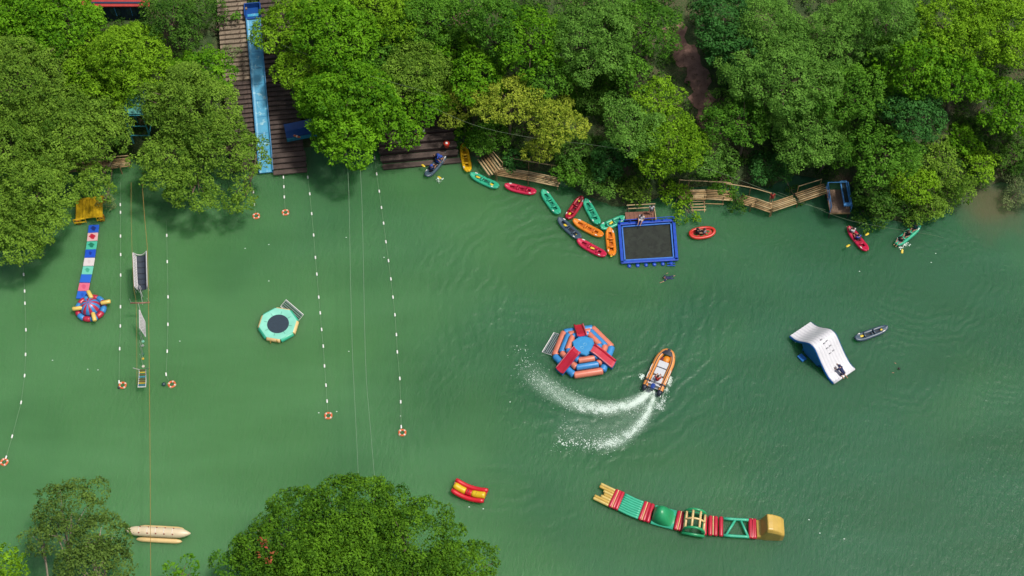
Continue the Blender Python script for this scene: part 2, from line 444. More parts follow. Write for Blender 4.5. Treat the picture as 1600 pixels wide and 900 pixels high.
def crown(name, R, sp, rz=0.8, fill=1.0, lobes=1.0, under=-0.35):
    """several boughs (sub-domes of different height), each covered with leaf clumps on its open side"""
    dk, br, leaf, per, rc, sq = SPECIES[sp]
    rc = rc * (0.66 + 0.045 * R)
    D = [np.zeros(3)]; DR = [R * 0.62]
    if R > 1.4:
        m = int(5 + R * 1.6); a0 = rng.random() * 6.28
        for q in range(m):
            a = a0 + 6.28 * q / m + rng.normal() * 0.25; f = rng.uniform(0.40, 0.80) * (1 + 0.15 * (lobes - 1))
            D.append(np.array([math.cos(a) * f * R, math.sin(a) * f * R, rng.uniform(-0.30, 0.18) * R * rz])); DR.append(R * rng.uniform(0.22, 0.42))
        for q in range(max(1, int(R * 0.6))):
            a = rng.random() * 6.28; f = rng.uniform(0.1, 0.4)
            D.append(np.array([math.cos(a) * f * R, math.sin(a) * f * R, rng.uniform(0.25, 0.5) * R * rz])); DR.append(R * rng.uniform(0.28, 0.40))
    else:
        DR[0] = R * 0.9
    D = np.array(D); DR = np.array(DR)
    an = rng.uniform(0, 3.14); el = rng.uniform(0.82, 1.22); ca, sa = math.cos(an), math.sin(an)
    A = np.array([[ca, -sa, 0], [sa, ca, 0], [0, 0, 1]]) @ np.diag([el, 1 / el, 1]) @ np.array([[ca, sa, 0], [-sa, ca, 0], [0, 0, 1]])
    D = D @ A.T
    want = int((DR ** 2).sum() * 2.6 / (rc * rc) * fill * 1.35)
    pick = DR ** 2 / (DR ** 2).sum()
    C = []; RR = []; O = []
    tries = 0
    while len(C) < want and tries < want * 9:
        tries += 1
        k = rng.choice(len(D), p=pick)
        d = rng.normal(size=3); d /= np.linalg.norm(d)
        if d[2] < under: continue
        tw = rng.random(); f = rng.uniform(0.84, 1.15) if tw < 0.78 else (rng.uniform(1.15, 1.45) if tw < 0.88 else rng.uniform(0.5, 0.8))
        p = D[k] + d * f * DR[k] * np.array([1, 1, rz])
        ins = np.linalg.norm((p - D) / np.array([1, 1, rz]), axis=1) < DR * 0.80
        ins[k] = False
        if ins.any(): continue
        r = rc * (0.55 + 0.7 * rng.random()) * (0.6 if f > 1.15 else 1.0)
        if C and np.min(np.linalg.norm(np.array(C) - p, axis=1)) < r * 0.92: continue
        C.append(p); RR.append(r); O.append(d * np.array([1, 1, 0.8]) + np.array([0, 0, 0.6]))
    C = np.array(C); RR = np.array(RR); O = unit(np.array(O))
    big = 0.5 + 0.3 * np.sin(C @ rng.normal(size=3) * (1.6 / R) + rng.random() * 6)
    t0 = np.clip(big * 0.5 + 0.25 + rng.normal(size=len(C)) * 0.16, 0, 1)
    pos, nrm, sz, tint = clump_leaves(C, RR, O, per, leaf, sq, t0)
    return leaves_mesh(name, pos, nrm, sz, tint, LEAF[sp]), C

def trunk_mesh(base, top, R, C, bark, r0, off_, limbs=9):
    """tapered trunk with a bend and limbs that reach out to clumps of the crown"""
    base = Vector(base); top = Vector(top)
    mb = MB()
    mid = base.lerp(top, 0.5) + Vector((rnd.uniform(-.3, .3), rnd.uniform(-.3, .3), 0))
    pth = smoothpath([base, mid, top], 5)
    mb.tube(pth, [r0 * (1.25 if i == 0 else 1 - 0.62 * i / (len(pth) - 1)) for i in range(len(pth))], 8)
    if len(C):
        for c in C[rng.choice(len(C), min(limbs, len(C)), replace=False)]:
            e = Vector(c); s = pth[rnd.randint(5, 9)]
            e = Vector(off_) + (e - Vector(off_)) * (1.1 if rnd.random() < .3 else 0.92)
            q = s.lerp(e, 0.5) + Vector((0, 0, 0.12 * R))
            lp = smoothpath([s, q, e], 4)
            mb.tube(lp, [r0 * 0.42 * (1 - 0.8 * i / (len(lp) - 1)) for i in range(len(lp))], 6)
    return mb

def tree(px, py, hc, R, sp, label, name='broadleaf_tree', cat='tree', group=None, rz=0.8, fill=1.0, lobes=1.0, bark=None, ztop=None, base=None, under=-0.35):
    if ztop is None:
        c = PG(px, py, hc)
    else:
        c = P(px, py, ztop)
    if base is not None: bx, by = base
    else:
        bx, by = c.x + rnd.uniform(-.5, .5), c.y + rnd.uniform(-.3, .6)
        for _ in range(60):
            if Hs(bx, by) > 0.25: break
            by += 0.35 if py < 600 else -0.35
    bz = Hs(bx, by) - 0.15
    root = thing(name, label, cat, (bx, by, bz), group=group)
    off = np.array([c.x - bx, c.y - by, c.z - bz])
    me, C = crown('crown', R, sp, rz, fill, lobes, under)
    C = C + off
    me.transform(Matrix.Translation(Vector(off)))
    link('crown', me, root)
    t = trunk_mesh((0, 0, 0), off * np.array([1, 1, 0.95]), R, C, bark or BARK, 0.05 + 0.045 * R, off)
    t.build('trunk', bark or BARK, root, smooth=True)
    return root

def bush(px, py, R, sp, label, h=0.5, rz=0.65, fill=1.0, name='shrub', hang=None):
    """low shrub: crown almost on the ground, short stem"""
    return tree(px, py, h * R, R, sp, label, name, 'shrub', rz=rz, fill=fill, under=-0.2)

# ------------------------------------------------------------------ the wood on the far bank, left to right
T = tree
GT = 'trees on the far bank'
for a in (
    # px, py, height of crown centre above ground, radius m, species, label
    (20, 25, 5.5, 4.6, 'bright', 'bright green tree in the top left corner of the picture'),
    (95, 35, 5.5, 4.3, 'bright', 'bright green tree just left of the red roof'),
    (195, 95, 5.5, 4.8, 'lime', 'rounded yellowish green tree below the red roof'),
    (150, 130, 4.5, 3.6, 'bright', 'bright green tree between the olive crowns and the rounded lime tree'),
    (268, 35, 4.5, 3.0, 'shade', 'dull green tree right of the red roofed hut'),
    (305, 20, 3.2, 1.7, 'shade', 'small dull tree touching the left edge of the stair top'),
    (318, 112, 4.5, 3.0, 'bright', 'bright green tree left of the middle of the blue slide'),
    (20, 130, 7.0, 5.0, 'olive', 'olive green tree at the left edge below the corner tree'),
    (110, 205, 7.0, 4.5, 'olive', 'broad olive tree above the yellow deck'),
    (15, 230, 7.0, 5.2, 'olive', 'olive tree cut by the left edge at mid bank'),
    (55, 305, 6.6, 4.0, 'olive', 'olive tree leaning over the water left of the yellow deck'),
    (146, 282, 4.6, 1.9, 'olive', 'smaller olive crown spreading over the yellow deck'),
    (35, 365, 5.0, 3.2, 'olive', 'lowest olive crown hanging over the water at the left edge'),
    (298, 168, 6.5, 4.7, 'olive', 'tall olive green tree touching the left side of the blue slide'),
    (262, 245, 5.5, 3.3, 'olive', 'olive crown behind the hanging bridge cables'),
    (352, 234, 5.5, 3.5, 'olive', 'olive crown covering the left foot of the blue slide'),
    (300, 300, 4.5, 2.6, 'olive', 'low olive crown dipping towards the open water right of the cables'),
    (382, 308, 3.8, 1.5, 'olive', 'small olive crown above the two life rings near the bank'),
    (450, 40, 6.0, 3.2, 'lime', 'yellowish green tree on the right of the slide top'),
    (520, 45, 6.5, 4.0, 'bright', 'bright green tree second to the right of the slide top'),
    (468, 108, 5.5, 2.7, 'lime', 'yellowish green tree beside the middle of the blue slide'),
    (590, 25, 6.5, 4.2, 'lime', 'yellowish green tree at the top edge above the dock'),
    (545, 150, 6.2, 4.9, 'bright', 'large bright green tree between the blue slide and the dock'),
    (600, 85, 6.0, 3.6, 'mid', 'green tree above the dark gap behind the dock'),
    (500, 150, 5.0, 2.4, 'bright', 'small bright crown over the little blue slide'),
    (545, 210, 5.6, 3.4, 'bright', 'bright green crown overhanging the water left of the dock'),
    (655, 110, 6.2, 4.0, 'olive', 'olive green tree standing behind the timber dock'),
    (612, 195, 5.0, 2.3, 'bright', 'bright crown hanging over the left end of the dock'),
    (668, 158, 5.0, 2.4, 'bright', 'green crown shading the back of the timber dock'),
    (670, 30, 6.0, 3.6, 'mid', 'mid green tree left of the slatted terrace at the top'),
    (705, 80, 5.5, 2.9, 'bright', 'bright green tree just below the slatted terrace'),
    (770, 35, 6.2, 3.6, 'mid', 'mid green tree right of the slatted terrace'),
    (745, 110, 5.0, 2.8, 'bright', 'bright green tree above the yellow blossoming trees'),
    (830, 60, 6.0, 3.6, 'bright', 'green tree left of the big round pale tree'),
    (935, 52, 5.2, 4.6, 'light', 'big round pale green tree at the top centre'),
    (795, 155, 5.5, 3.0, 'yellow', 'left of the two large yellow leaved trees'),
    (868, 192, 5.0, 2.7, 'yellow', 'right of the two large yellow leaved trees'),
    (718, 165, 4.5, 2.1, 'yellow', 'small yellow tinged tree right of the dock'),
    (845, 235, 3.6, 1.5, 'yellow', 'small yellow crown hanging above the left bamboo walkway'),
    (850, 120, 4.5, 2.4, 'mid', 'narrow green tree above the right yellow tree'),
    (985, 115, 4.8, 2.0, 'mid', 'small green tree under the big round pale tree'),
    (1010, 35, 5.5, 3.2, 'mid', 'green tree left of the top of the earth path'),
    (1132, 25, 6.0, 3.4, 'dark', 'dark bluish green tree right of the top of the earth path'),
    (1168, 92, 5.5, 3.4, 'dark', 'dark green tree right of the middle of the earth path'),
    (1032, 152, 5.0, 2.3, 'lime', 'yellowish green tree touching the left side of the earth path'),
    (985, 195, 5.0, 3.1, 'light', 'pale green tree above the kayak cluster'),
    (1045, 220, 5.2, 3.5, 'lime', 'yellowish green tree at the lower end of the earth path'),
    (1110, 240, 4.2, 2.3, 'light', 'pale green crown right of the lower end of the earth path'),
    (1122, 158, 3.6, 1.2, 'light', 'small pale crown crossing the earth path'),
    (1205, 45, 6.5, 3.8, 'light', 'pale green tree at the top right of the earth path'),
    (1225, 120, 7.0, 4.6, 'light', 'large pale green tree with broad layered crown on the right bank'),
    (1160, 190, 5.0, 2.9, 'mid', 'green tree above the zigzag bamboo walkway'),
    (1265, 205, 5.5, 3.8, 'light', 'pale green tree above the blue framed jetty'),
    (1305, 60, 6.5, 4.2, 'light', 'pale green tree at the top edge right of the layered crown'),
    (1335, 150, 6.5, 4.0, 'mid', 'mid green tree right of the layered pale crown'),
    (1385, 45, 6.5, 4.0, 'light', 'green tree at the top edge left of the yellow tinged tree'),
    (1430, 105, 6.5, 4.0, 'bright', 'bright green tree with yellow tips on the upper right bank'),
    (1480, 40, 6.5, 4.2, 'lime', 'yellow tinged tree at the top edge near the right corner'),
    (1425, 180, 5.5, 3.3, 'dark', 'dark green tree with a bright middle above the overgrown slope'),
    (1500, 120, 5.5, 3.0, 'bright', 'bright green crown left of the dark hollow on the right'),
    (1570, 45, 6.0, 4.4, 'lime', 'bright lime tree in the top right corner'),
    (1580, 170, 5.0, 3.0, 'bright', 'bright green tree below the dark hollow at the right edge'),
    (1384, 238, 5.2, 3.2, 'mid', 'green tree right of the blue framed jetty'),
    (1300, 228, 4.6, 2.2, 'mid', 'green crown behind the blue framed jetty'),
    (1362, 300, 3.2, 2.0, 'shade', 'dark low tree over the water right of the jetty'),
    (1385, 322, 2.2, 1.7, 'shade', 'shaded crown above the crewed teal kayak'),
):
    T(*a, group=GT)

# shrubs along the water's edge and on the slopes
for a in (
    (770, 215, 2.2, 'mid', 'green shrub right of the timber dock'),
    (725, 205, 1.7, 'bright', 'bright shrub at the right back corner of the dock'),
    (805, 250, 1.6, 'dark', 'dark shrub behind the left bamboo walkway'),
    (895, 230, 2.2, 'light', 'pale shrub above the end of the left bamboo walkway'),
    (897, 268, 1.7, 'mid', 'green shrub at the right end of the left bamboo walkway'),
    (955, 250, 2.3, 'dark', 'dark green shrub above the kayak cluster'),
    (935, 285, 1.6, 'light', 'pale feathery shrub over the teal kayaks'),
    (990, 298, 1.5, 'olive', 'olive shrub left of the small wooden landing'),
    (1035, 295, 1.2, 'lime', 'yellowish shrub above the blue cage'),
    (1060, 308, 1.25, 'lime', 'upper part yellowish bush above the blue cage corner'),
    (1076, 334, 1.0, 'lime', 'yellowish bush drooping beside the blue cage corner'),
    (1130, 285, 1.5, 'mid', 'shrub behind the middle bamboo walkway'),
    (1150, 318, 1.0, 'shade', 'small bush sticking through the bamboo walkway joint'),
    (1200, 262, 2.0, 'dark', 'dark shrub above the zigzag walkway bend'),
    (1240, 305, 0.8, 'shade', 'tiny bush in the gap of the bamboo walkway'),
    (1425, 290, 2.4, 'lime', 'yellowish green shrub on the overgrown right slope'),
    (1452, 325, 1.9, 'olive', 'olive shrub hanging to the water at the right point'),
    (1490, 290, 2.0, 'olive', 'olive shrub beside the muddy inlet'),
    (1500, 215, 1.8, 'bright', 'bright leafy shrub on the bare slope at right'),
    (1530, 255, 1.8, 'lime', 'lime shrub trailing to the muddy inlet'),
    (1470, 245, 1.8, 'olive', 'dry olive shrub on the bare slope left of the bright one'),
    (1545, 205, 1.8, 'shade', 'shaded shrub below the dark hollow'),
    (1592, 302, 1.7, 'grey', 'grey green shrub in the water at the right edge'),
    (1585, 245, 1.9, 'shade', 'dull shrub on the brown bank at the right edge'),
    (1410, 235, 1.8, 'mid', 'mid green shrub under the dark tree with bright middle'),
    (925, 165, 1.2, 'light', 'small pale shrub on the open grass slope'),
    (1356, 328, 1.8, 'shade', 'dark bush over the water between the jetty and the crewed teal kayak'),
    (165, 318, 0.8, 'grey', 'small grey green tuft at the corner of the yellow deck'),
):
    bush(*a)

# ------------------------------------------------------------------ trees on the near bank, at the bottom edge
GN = 'trees on the near bank'
def near(px, py, z, R, sp, label, dy=7, **kw):
    c = P(px, py, z)
    return T(px, py, 0, R, sp, label, group=GN, ztop=z, base=(c.x + rnd.uniform(-1, 1), min(c.y - 1.0, float(np.interp(c.x, NEAR_X, NEAR_Y)) - 1.5)), **kw)
near(540, 836, 9.0, 4.4, 'canopy', 'tallest green tree of the clump at the bottom edge')
near(455, 850, 8.5, 4.2, 'canopy', 'left broad crown of the clump at the bottom edge')
near(640, 858, 8.5, 4.1, 'canopy', 'right broad crown of the clump at the bottom edge')
near(545, 895, 8.5, 4.6, 'canopy', 'front crown of the bottom clump cut by the frame')
near(378, 888, 7.0, 2.0, 'mid', 'small round crown at the left foot of the bottom clump')
near(728, 895, 6.5, 2.6, 'canopy', 'low crown at the right foot of the bottom clump')
near(440, 905, 7.0, 3.2, 'canopy', 'lower left crown of the bottom clump')
near(660, 912, 7.0, 3.2, 'canopy', 'lower right crown of the bottom clump')
near(110, 800, 8.0, 2.9, 'willow', 'thin grey green tree with see-through top at bottom left', fill=0.85, lobes=1.8, bark=PALEBARK)
near(152, 838, 7.0, 2.4, 'willow', 'loose grey green crown touching the banana boat', fill=0.9, lobes=1.6, bark=PALEBARK)
near(145, 895, 6.0, 3.0, 'willow', 'lower grey green crown cut by the bottom edge', fill=1.0, lobes=1.4, bark=PALEBARK)
near(65, 842, 7.0, 1.5, 'willow', 'small side crown of thin leaves left of the grey green tree', fill=0.6, lobes=1.8, bark=PALEBARK)
near(5, 890, 5.0, 1.9, 'lime', 'bright crown in the bottom left corner')
near(285, 893, 4.0, 1.0, 'bright', 'small round treetop at the bottom edge below the banana boat')

near(420, 858, 10.6, 0.8, 'red', 'spray of red leaves in the left crown of the bottom clump', fill=.7)
for a in ((346, 14, 1.9, 0.9, 'shade', 'weedy bush growing over the top of the timber stair'), (372, 30, 1.7, 0.6, 'mid', 'small weed tuft on the stair left of the slide top'), (340, 40, 1.7, 0.7, 'shade', 'weed tuft at the left end of the upper stair'), (362, 82, 1.5, 0.6, 'grey', 'grey green weed tuft halfway up the stair left of the slide')):
    T(*a, name='shrub', cat='shrub')
# ------------------------------------------------------------------ ground cover
def scatter_ground(n_cl, accept, R=0.55, per=42, leaf=0.2, sp='shade', up=0.15):
    C = []
    while len(C) < n_cl:
        px = rng.uniform(-60, 1660, 800); py = rng.uniform(-140, 380, 800)
        for a, b in zip(px, py):
            if not accept(a, b): continue
            q = P(a, b, 2.0)
            # march to the ground
            for _ in range(6):
                q = P(a, b, max(0.0, Hs(q.x, q.y)))
            h = Hs(q.x, q.y)
            if h < 0.25: continue
            r_ = Vector((q.x - ST_FOOT.x, q.y - ST_FOOT.y)); s_ = r_.dot(ST_DIR); n_ = r_.dot(ST_NRM)
            if -2 < s_ < ST_LEN and abs(n_) < 4.9: continue
            if abs(q.x - DK.x) < 5.5 and -2 < q.y - DK.y < 9: continue
            if any((q.to_2d() - w_.to_2d()).length < 1.15 for w_ in path): continue
            C.append((q.x, q.y, h + up))
            if len(C) >= n_cl: break
    C = np.array(C); RR = R * (0.5 + rng.random(len(C)))
    O = np.tile(np.array([[0, -0.15, 0.95]]), (len(C), 1))
    t0 = 0.4 + rng.normal(size=len(C)) * 0.25
    return clump_leaves(C, RR, O, per, leaf, 0.8, t0)
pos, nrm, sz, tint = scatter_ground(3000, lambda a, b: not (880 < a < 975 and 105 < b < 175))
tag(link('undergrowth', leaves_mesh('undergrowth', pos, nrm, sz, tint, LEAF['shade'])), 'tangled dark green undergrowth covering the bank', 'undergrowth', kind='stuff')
# grass on the small open slope
def grass_patch():
    n = 9000; pos = []
    a = rng.uniform(872, 985, n); b = rng.uniform(100, 182, n)
    for i in range(n):
        q = P(a[i], b[i], 9.0)
        for _ in range(5): q = P(a[i], b[i], Hs(q.x, q.y))
        pos.append((q.x, q.y, Hs(q.x, q.y) + 0.1))
    pos = np.array(pos); nrm = unit(rng.normal(size=(n, 3)) * np.array([1, 1, 0.35]) + np.array([0, 0, 0.3]))
    return leaves_mesh('grass', pos, nrm, 0.3 * (0.6 + rng.random(n)), 0.4 + 0.25 * rng.normal(size=n), LEAF['mid'], 0.22)
tag(link('grass', grass_patch()), 'rough grass on the small open slope among the trees', 'grass', kind='stuff')

# ------------------------------------------------------------------ built things on the far bank
WOOD_DARK = mat('dark_wet_timber', S(86, 72, 66), 0.85, 0.35, 1.3, 0.5, 9, rgb2=S(128, 98, 74), thr=0.66)
WOOD_STEP = mat('weathered_step_boards', S(150, 134, 114), 0.85, 0.3, 1.6, 0.5, 9, rgb2=S(92, 70, 58), thr=0.58)
BAMBOO = mat('old_bamboo', S(178, 146, 100), 0.7, 0.3, 2.0, 0.3, 14, rgb2=S(120, 92, 62), thr=0.62)
BAMBOO_PALE = mat('pale_bamboo', S(205, 178, 132), 0.7, 0.2, 2.0)
PAINT_BLUE = mat('blue_painted_steel', S(88, 165, 238), 0.45, 0.15, 3)
DEEP_BLUE = mat('deep_blue_float', S(36, 84, 205), 0.4, 0.14, 3)
SLIDE_BLUE = mat('worn_blue_slide', S(66, 168, 210), 0.5, 0.12, 1.2, rgb2=S(160, 216, 232), thr=0.56)
SLIDE_RIM = mat('blue_slide_rim', S(60, 140, 190), 0.65, 0.12, 2)
SLIDE_DEEP = mat('dark_blue_start', S(20, 80, 160), 0.4, 0.15, 2)
WHITE = mat('white_plastic', (0.6, 0.6, 0.58), 0.4, 0.06, 3)
BLACK = mat('black_rubber', (0.02, 0.022, 0.028), 0.6, 0.2, 4)
ROPE = mat('pale_rope', S(150, 165, 130), 0.9, 0.1, 8)
STEEL = mat('brushed_alloy', S(176, 182, 196), 0.4, 0.1, 5, metallic=0.5)

def st(s, n, z): return (ST_FOOT.x + ST_DIR.x * s + ST_NRM.x * n, ST_FOOT.y + ST_DIR.y * s + ST_NRM.y * n, z)
ST_RZ = math.atan2(ST_NRM.y, ST_NRM.x)

# broad timber stair on which the slide lies; boards split left and right of the slide
stair = thing('timber_stair', 'broad stepped timber terrace carrying the long blue slide', 'stair', (ST_FOOT.x, ST_FOOT.y, 0), ST_RZ)
run = 0.46; n_steps = int((ST_LEN + 4) / run)
def step_mesh(w, seed):
    r = random.Random(seed); mb = MB(); x = -w / 2
    while x < w / 2 - 0.05:                     # boards end to end, slightly uneven
        l = min(r.uniform(0.5, 0.95), w / 2 - x)
        mb.box((x + l / 2, 0, r.uniform(-0.012, 0.012)), (l - 0.02, run * 0.9 + r.uniform(-.02, .02), 0.2)); x += l
    me = mb.mesh('step'); me.materials.append(WOOD_STEP); return me
def step_mesh_dark(w, seed):
    me = step_mesh(w, seed); me.materials.clear(); me.materials.append(WOOD_DARK); return me
LW, RW = 3.0, 3.1
left_m = [step_mesh(LW, i) for i in range(5)]; right_m = [step_mesh_dark(RW, 20 + i) for i in range(5)]; left_d = [step_mesh_dark(LW, 40 + i) for i in range(3)]
for i in range(n_steps):
    s_ = i * run + 0.1; z = 0.12 + ST_SLOPE * s_
    for side, meshes, xo in ((-1, left_m if s_ > 8.5 else left_d, -LW / 2 - 0.55), (1, right_m, RW / 2 + 0.72)):
        o = link('step', meshes[i % len(meshes)], stair)
        o.location = (xo, s_, z)
mb = MB()
for sd in (-1, 1):
    for n0 in (0.62, 3.3):
        mb.box((sd * n0, ST_LEN / 2, 0), (0.12, 0.2, 0.2))
stringer = MB()
for x0 in (-3.4, -0.75, 0.85, 3.6):
    stringer.add([(x0 - .06, 0, -.25), (x0 + .06, 0, -.25), (x0 + .06, 0, .0), (x0 - .06, 0, .0), (x0 - .06, ST_LEN + 3, ST_SLOPE * (ST_LEN + 3) - .25), (x0 + .06, ST_LEN + 3, ST_SLOPE * (ST_LEN + 3) - .25), (x0 + .06, ST_LEN + 3, ST_SLOPE * (ST_LEN + 3)), (x0 - .06, ST_LEN + 3, ST_SLOPE * (ST_LEN + 3))],
                 [(0, 1, 2, 3), (7, 6, 5, 4), (0, 4, 5, 1), (1, 5, 6, 2), (2, 6, 7, 3), (3, 7, 4, 0)])
stringer.build('stringer', WOOD_DARK, stair)
# wide landing boards at the water on the right
for i in range(4):
    z = 0.95 - 0.2 * i
    MB().box((2.35, 0.75 - i * 0.55, z), (3.3, 0.52, 0.18)).build('landing_board', WOOD_DARK, stair, bevel=0.015)

# the long slide: trough with raised rims, start tub at the top
slide = thing('water_slide', 'long straight worn blue water slide running down to the river', 'slide', (ST_FOOT.x, ST_FOOT.y, 0), ST_RZ)
def sz(s): return 0.42 + ST_SLOPE * s if s > 1.2 else 0.42 + ST_SLOPE * 1.2 - (1.2 - s) * 0.30
hw = 0.66; rows = []
S_END = ST_LEN - 1.4
for i in range(61):
    s_ = -0.7 + (S_END + 0.7) * i / 60; z = sz(s_)
    rows.append([(-hw - .07, s_, z + .30), (-hw, s_, z + .31), (-hw + .02, s_, z + .06), (-hw + .2, s_, z + .005), (0, s_, z), (hw - .2, s_, z + .005), (hw - .02, s_, z + .06), (hw, s_, z + .31), (hw + .07, s_, z + .30), (hw + .07, s_, z - .08), (-hw - .07, s_, z - .08), (-hw - .07, s_, z + .30)])
mb = MB().grid(rows)
mb.m = [1 if (i % 11) in (0, 7, 8, 9, 10) else 0 for i in range(len(mb.f))]
mb.build('trough', [SLIDE_BLUE, SLIDE_RIM], slide)
seams = MB()
for i in range(1, 9):
    s_ = S_END * i / 9; z = sz(s_)
    MB().box((0, s_, z + 0.012), (2 * hw - 0.1, 0.05, 0.012)).build('seam', SLIDE_RIM, slide)
zt = sz(S_END)
tub = MB()
tub.box((0, S_END + 0.75, zt + 0.12), (1.5, 1.5, 0.16)).box((-0.78, S_END + 0.75, zt + 0.42), (0.09, 1.5, 0.7)).box((0.78, S_END + 0.75, zt + 0.42), (0.09, 1.5, 0.7)).box((0, S_END + 1.52, zt + 0.45), (1.64, 0.1, 0.8))
tub.build('start_tub', SLIDE_DEEP, slide, bevel=0.03)
pf = MB().box((0, S_END + 0.4, zt + 0.2), (1.1, 0.35, 0.12)); pf.build('start_seat', SLIDE_BLUE, slide)

# tiled ledge and greenery-grown landing left of the slide top is part of the stair; a small blue side slide at its right
c = PG(470, 205, 0.8)
ss = thing('side_slide', 'short dark blue slide half hidden under the crown right of the long slide', 'slide', (P(472, 208, 1.5).x, P(472, 208, 1.5).y, 0.0), math.radians(14))
r_ = []
for i in range(9):
    u = i / 8; r_.append([(-1.6 + 3.4 * u, -0.62, 1.9 + .1 * u), (-1.6 + 3.4 * u, -0.5, 1.6 + .1 * u), (-1.6 + 3.4 * u, 0.5, 1.6 + .1 * u), (-1.6 + 3.4 * u, 0.95, 2.2 + .1 * u)])
MB().grid(r_).build('trough', [SLIDE_DEEP], ss)
MB().box((0.1, -0.72, 1.72), (3.4, 0.16, 0.34)).build('side_rail', mat('teal_rail', S(40, 140, 170), 0.4), ss)
for i in range(8): MB().box((-1.4 + i * 0.44, -0.815, 1.72), (0.1, 0.03, 0.3)).build('rail_slat', SLIDE_RIM, ss)
for x in (-1.4, 1.6):
    for y in (-0.6, 0.8): MB().box((x, y, 0.6), (0.1, 0.1, 1.9)).build('post', WOOD_DARK, ss)

# timber dock: upper deck and wide steps down into the river
dock = thing('timber_dock', 'dark stepped timber dock at the water beneath the trees', 'dock', (DK.x, DK.y, 0), DK_RZ)
W_ = 7.9
lev = [(-0.45, 0.16, 0.62, 0.25), (0.35, 0.46, 0.66, 0.1), (1.15, 0.80, 0.72, 0.0), (1.95, 1.16, 0.82, -0.05), (2.72, 1.42, 0.5, 0.1)]
for y, z, d, dx in lev:
    k_ = 3 if d > 0.7 else 2
    for j in range(k_):
        MB().box((dx + rnd.uniform(-.06, .06), y + (j - (k_ - 1) / 2) * d / k_, z + rnd.uniform(-.012, .012)), (W_ - 0.2 + rnd.uniform(-.1, .1), d / k_ - 0.02, 0.12)).build('step_board', WOOD_DARK, dock)
    MB().box((dx, y - d / 2 + 0.05, z - 0.22), (W_ - 0.4, 0.05, 0.34)).build('riser', mat('riser_timber', S(66, 46, 40), 0.9, 0.3, 2), dock)
for j in range(17):
    MB().box((0.1 + rnd.uniform(-.05, .05), 3.15 + j * 0.42, 1.62 + 0.06 * (j > 6) + rnd.uniform(-.01, .01)), (W_ - 0.1, 0.40, 0.08)).build('deck_board', mat('reddish_deck', S(80, 62, 58), 0.85, 0.3, 1.5, 0.4), dock)
for x in (-3.7, -1.2, 1.2, 3.7):
    for y in (-0.3, 1.6, 3.4): MB().tube([(x, y, -1.5), (x, y, 0.05 + 0.44 * max(y, 0.0))], 0.09, 8).build('pile', WOOD_DARK, dock)
def on_dock(px, py, z): return P(px, py, z)
# orange bucket and small litter on the dock
o = thing('orange_bin', 'small orange red bin with white mark on the dock', 'bin', P(698, 229, 1.1))
MB().tube([(0, 0, 0), (0, 0, .12), (0, 0, .5), (0, 0, .55)], [.22, .24, .3, .31], 14).build('body', mat('orange_plastic', S(226, 62, 38), 0.4), o, smooth=True)
MB().ball((0, 0, .56), .14, .14, .08, half=True).build('lid_mark', WHITE, o, smooth=True)

# life ring ------------------------------------------------------
RING_OR = mat('orange_ring_foam', S(240, 112, 62), 0.5, 0.1, 4)
RING_WH = mat('white_ring_band', S(246, 232, 214), 0.5, 0.05, 4)
RING_CORD = mat('grab_cord', S(210, 170, 120), 0.9)
def ring_meshes():
    a = MB(); R_, r_ = 0.275, 0.085; N_ = 32
    pts = [(R_ * math.cos(2 * math.pi * i / N_), R_ * math.sin(2 * math.pi * i / N_), 0) for i in range(N_)]
    a.tube(pts, r_, 10, closed=True)
    bands = []
    for q in range(4):
        b = MB(); b.tube([(R_ * math.cos(t), R_ * math.sin(t), 0) for t in [q * math.pi / 2 + 0.35 + (k_ - 2) * 0.11 for k_ in range(5)]], r_ + 0.008, 10); bands.append(b)
    cd = MB(); cd.tube([((R_ + .1 + .03 * math.cos(4 * t - 1.4)) * math.cos(t), (R_ + .1 + .03 * math.cos(4 * t - 1.4)) * math.sin(t), .0) for t in [2 * math.pi * i / 40 for i in range(40)]], 0.012, 5, closed=True)
    return a, bands, cd
RA, RB, RCD = ring_meshes()
def to_me(mb, name, m):
    me = mb.mesh(name); me.materials.append(m); me.polygons.foreach_set('use_smooth', [True] * len(me.polygons)); return me
RA, RB, RCD = to_me(RA, 'ring_body', RING_OR), [to_me(b, 'band', RING_WH) for b in RB], to_me(RCD, 'grab_cord', RING_CORD)
def life_ring(px, py, label, z=0.03, rz=None, tilt=0.0):
    t = thing('life_ring', label, 'life ring', P(px, py, z), rnd.uniform(0, 3) if rz is None else rz, group='orange and white life rings')
    t.rotation_euler[0] = tilt
    link('ring_body', RA, t); link('grab_cord', RCD, t)
    for b in RB: link('band', b, t)
    return t
life_ring(464, 213, 'orange life ring hung on the short dark blue slide', 1.95, tilt=math.radians(50))

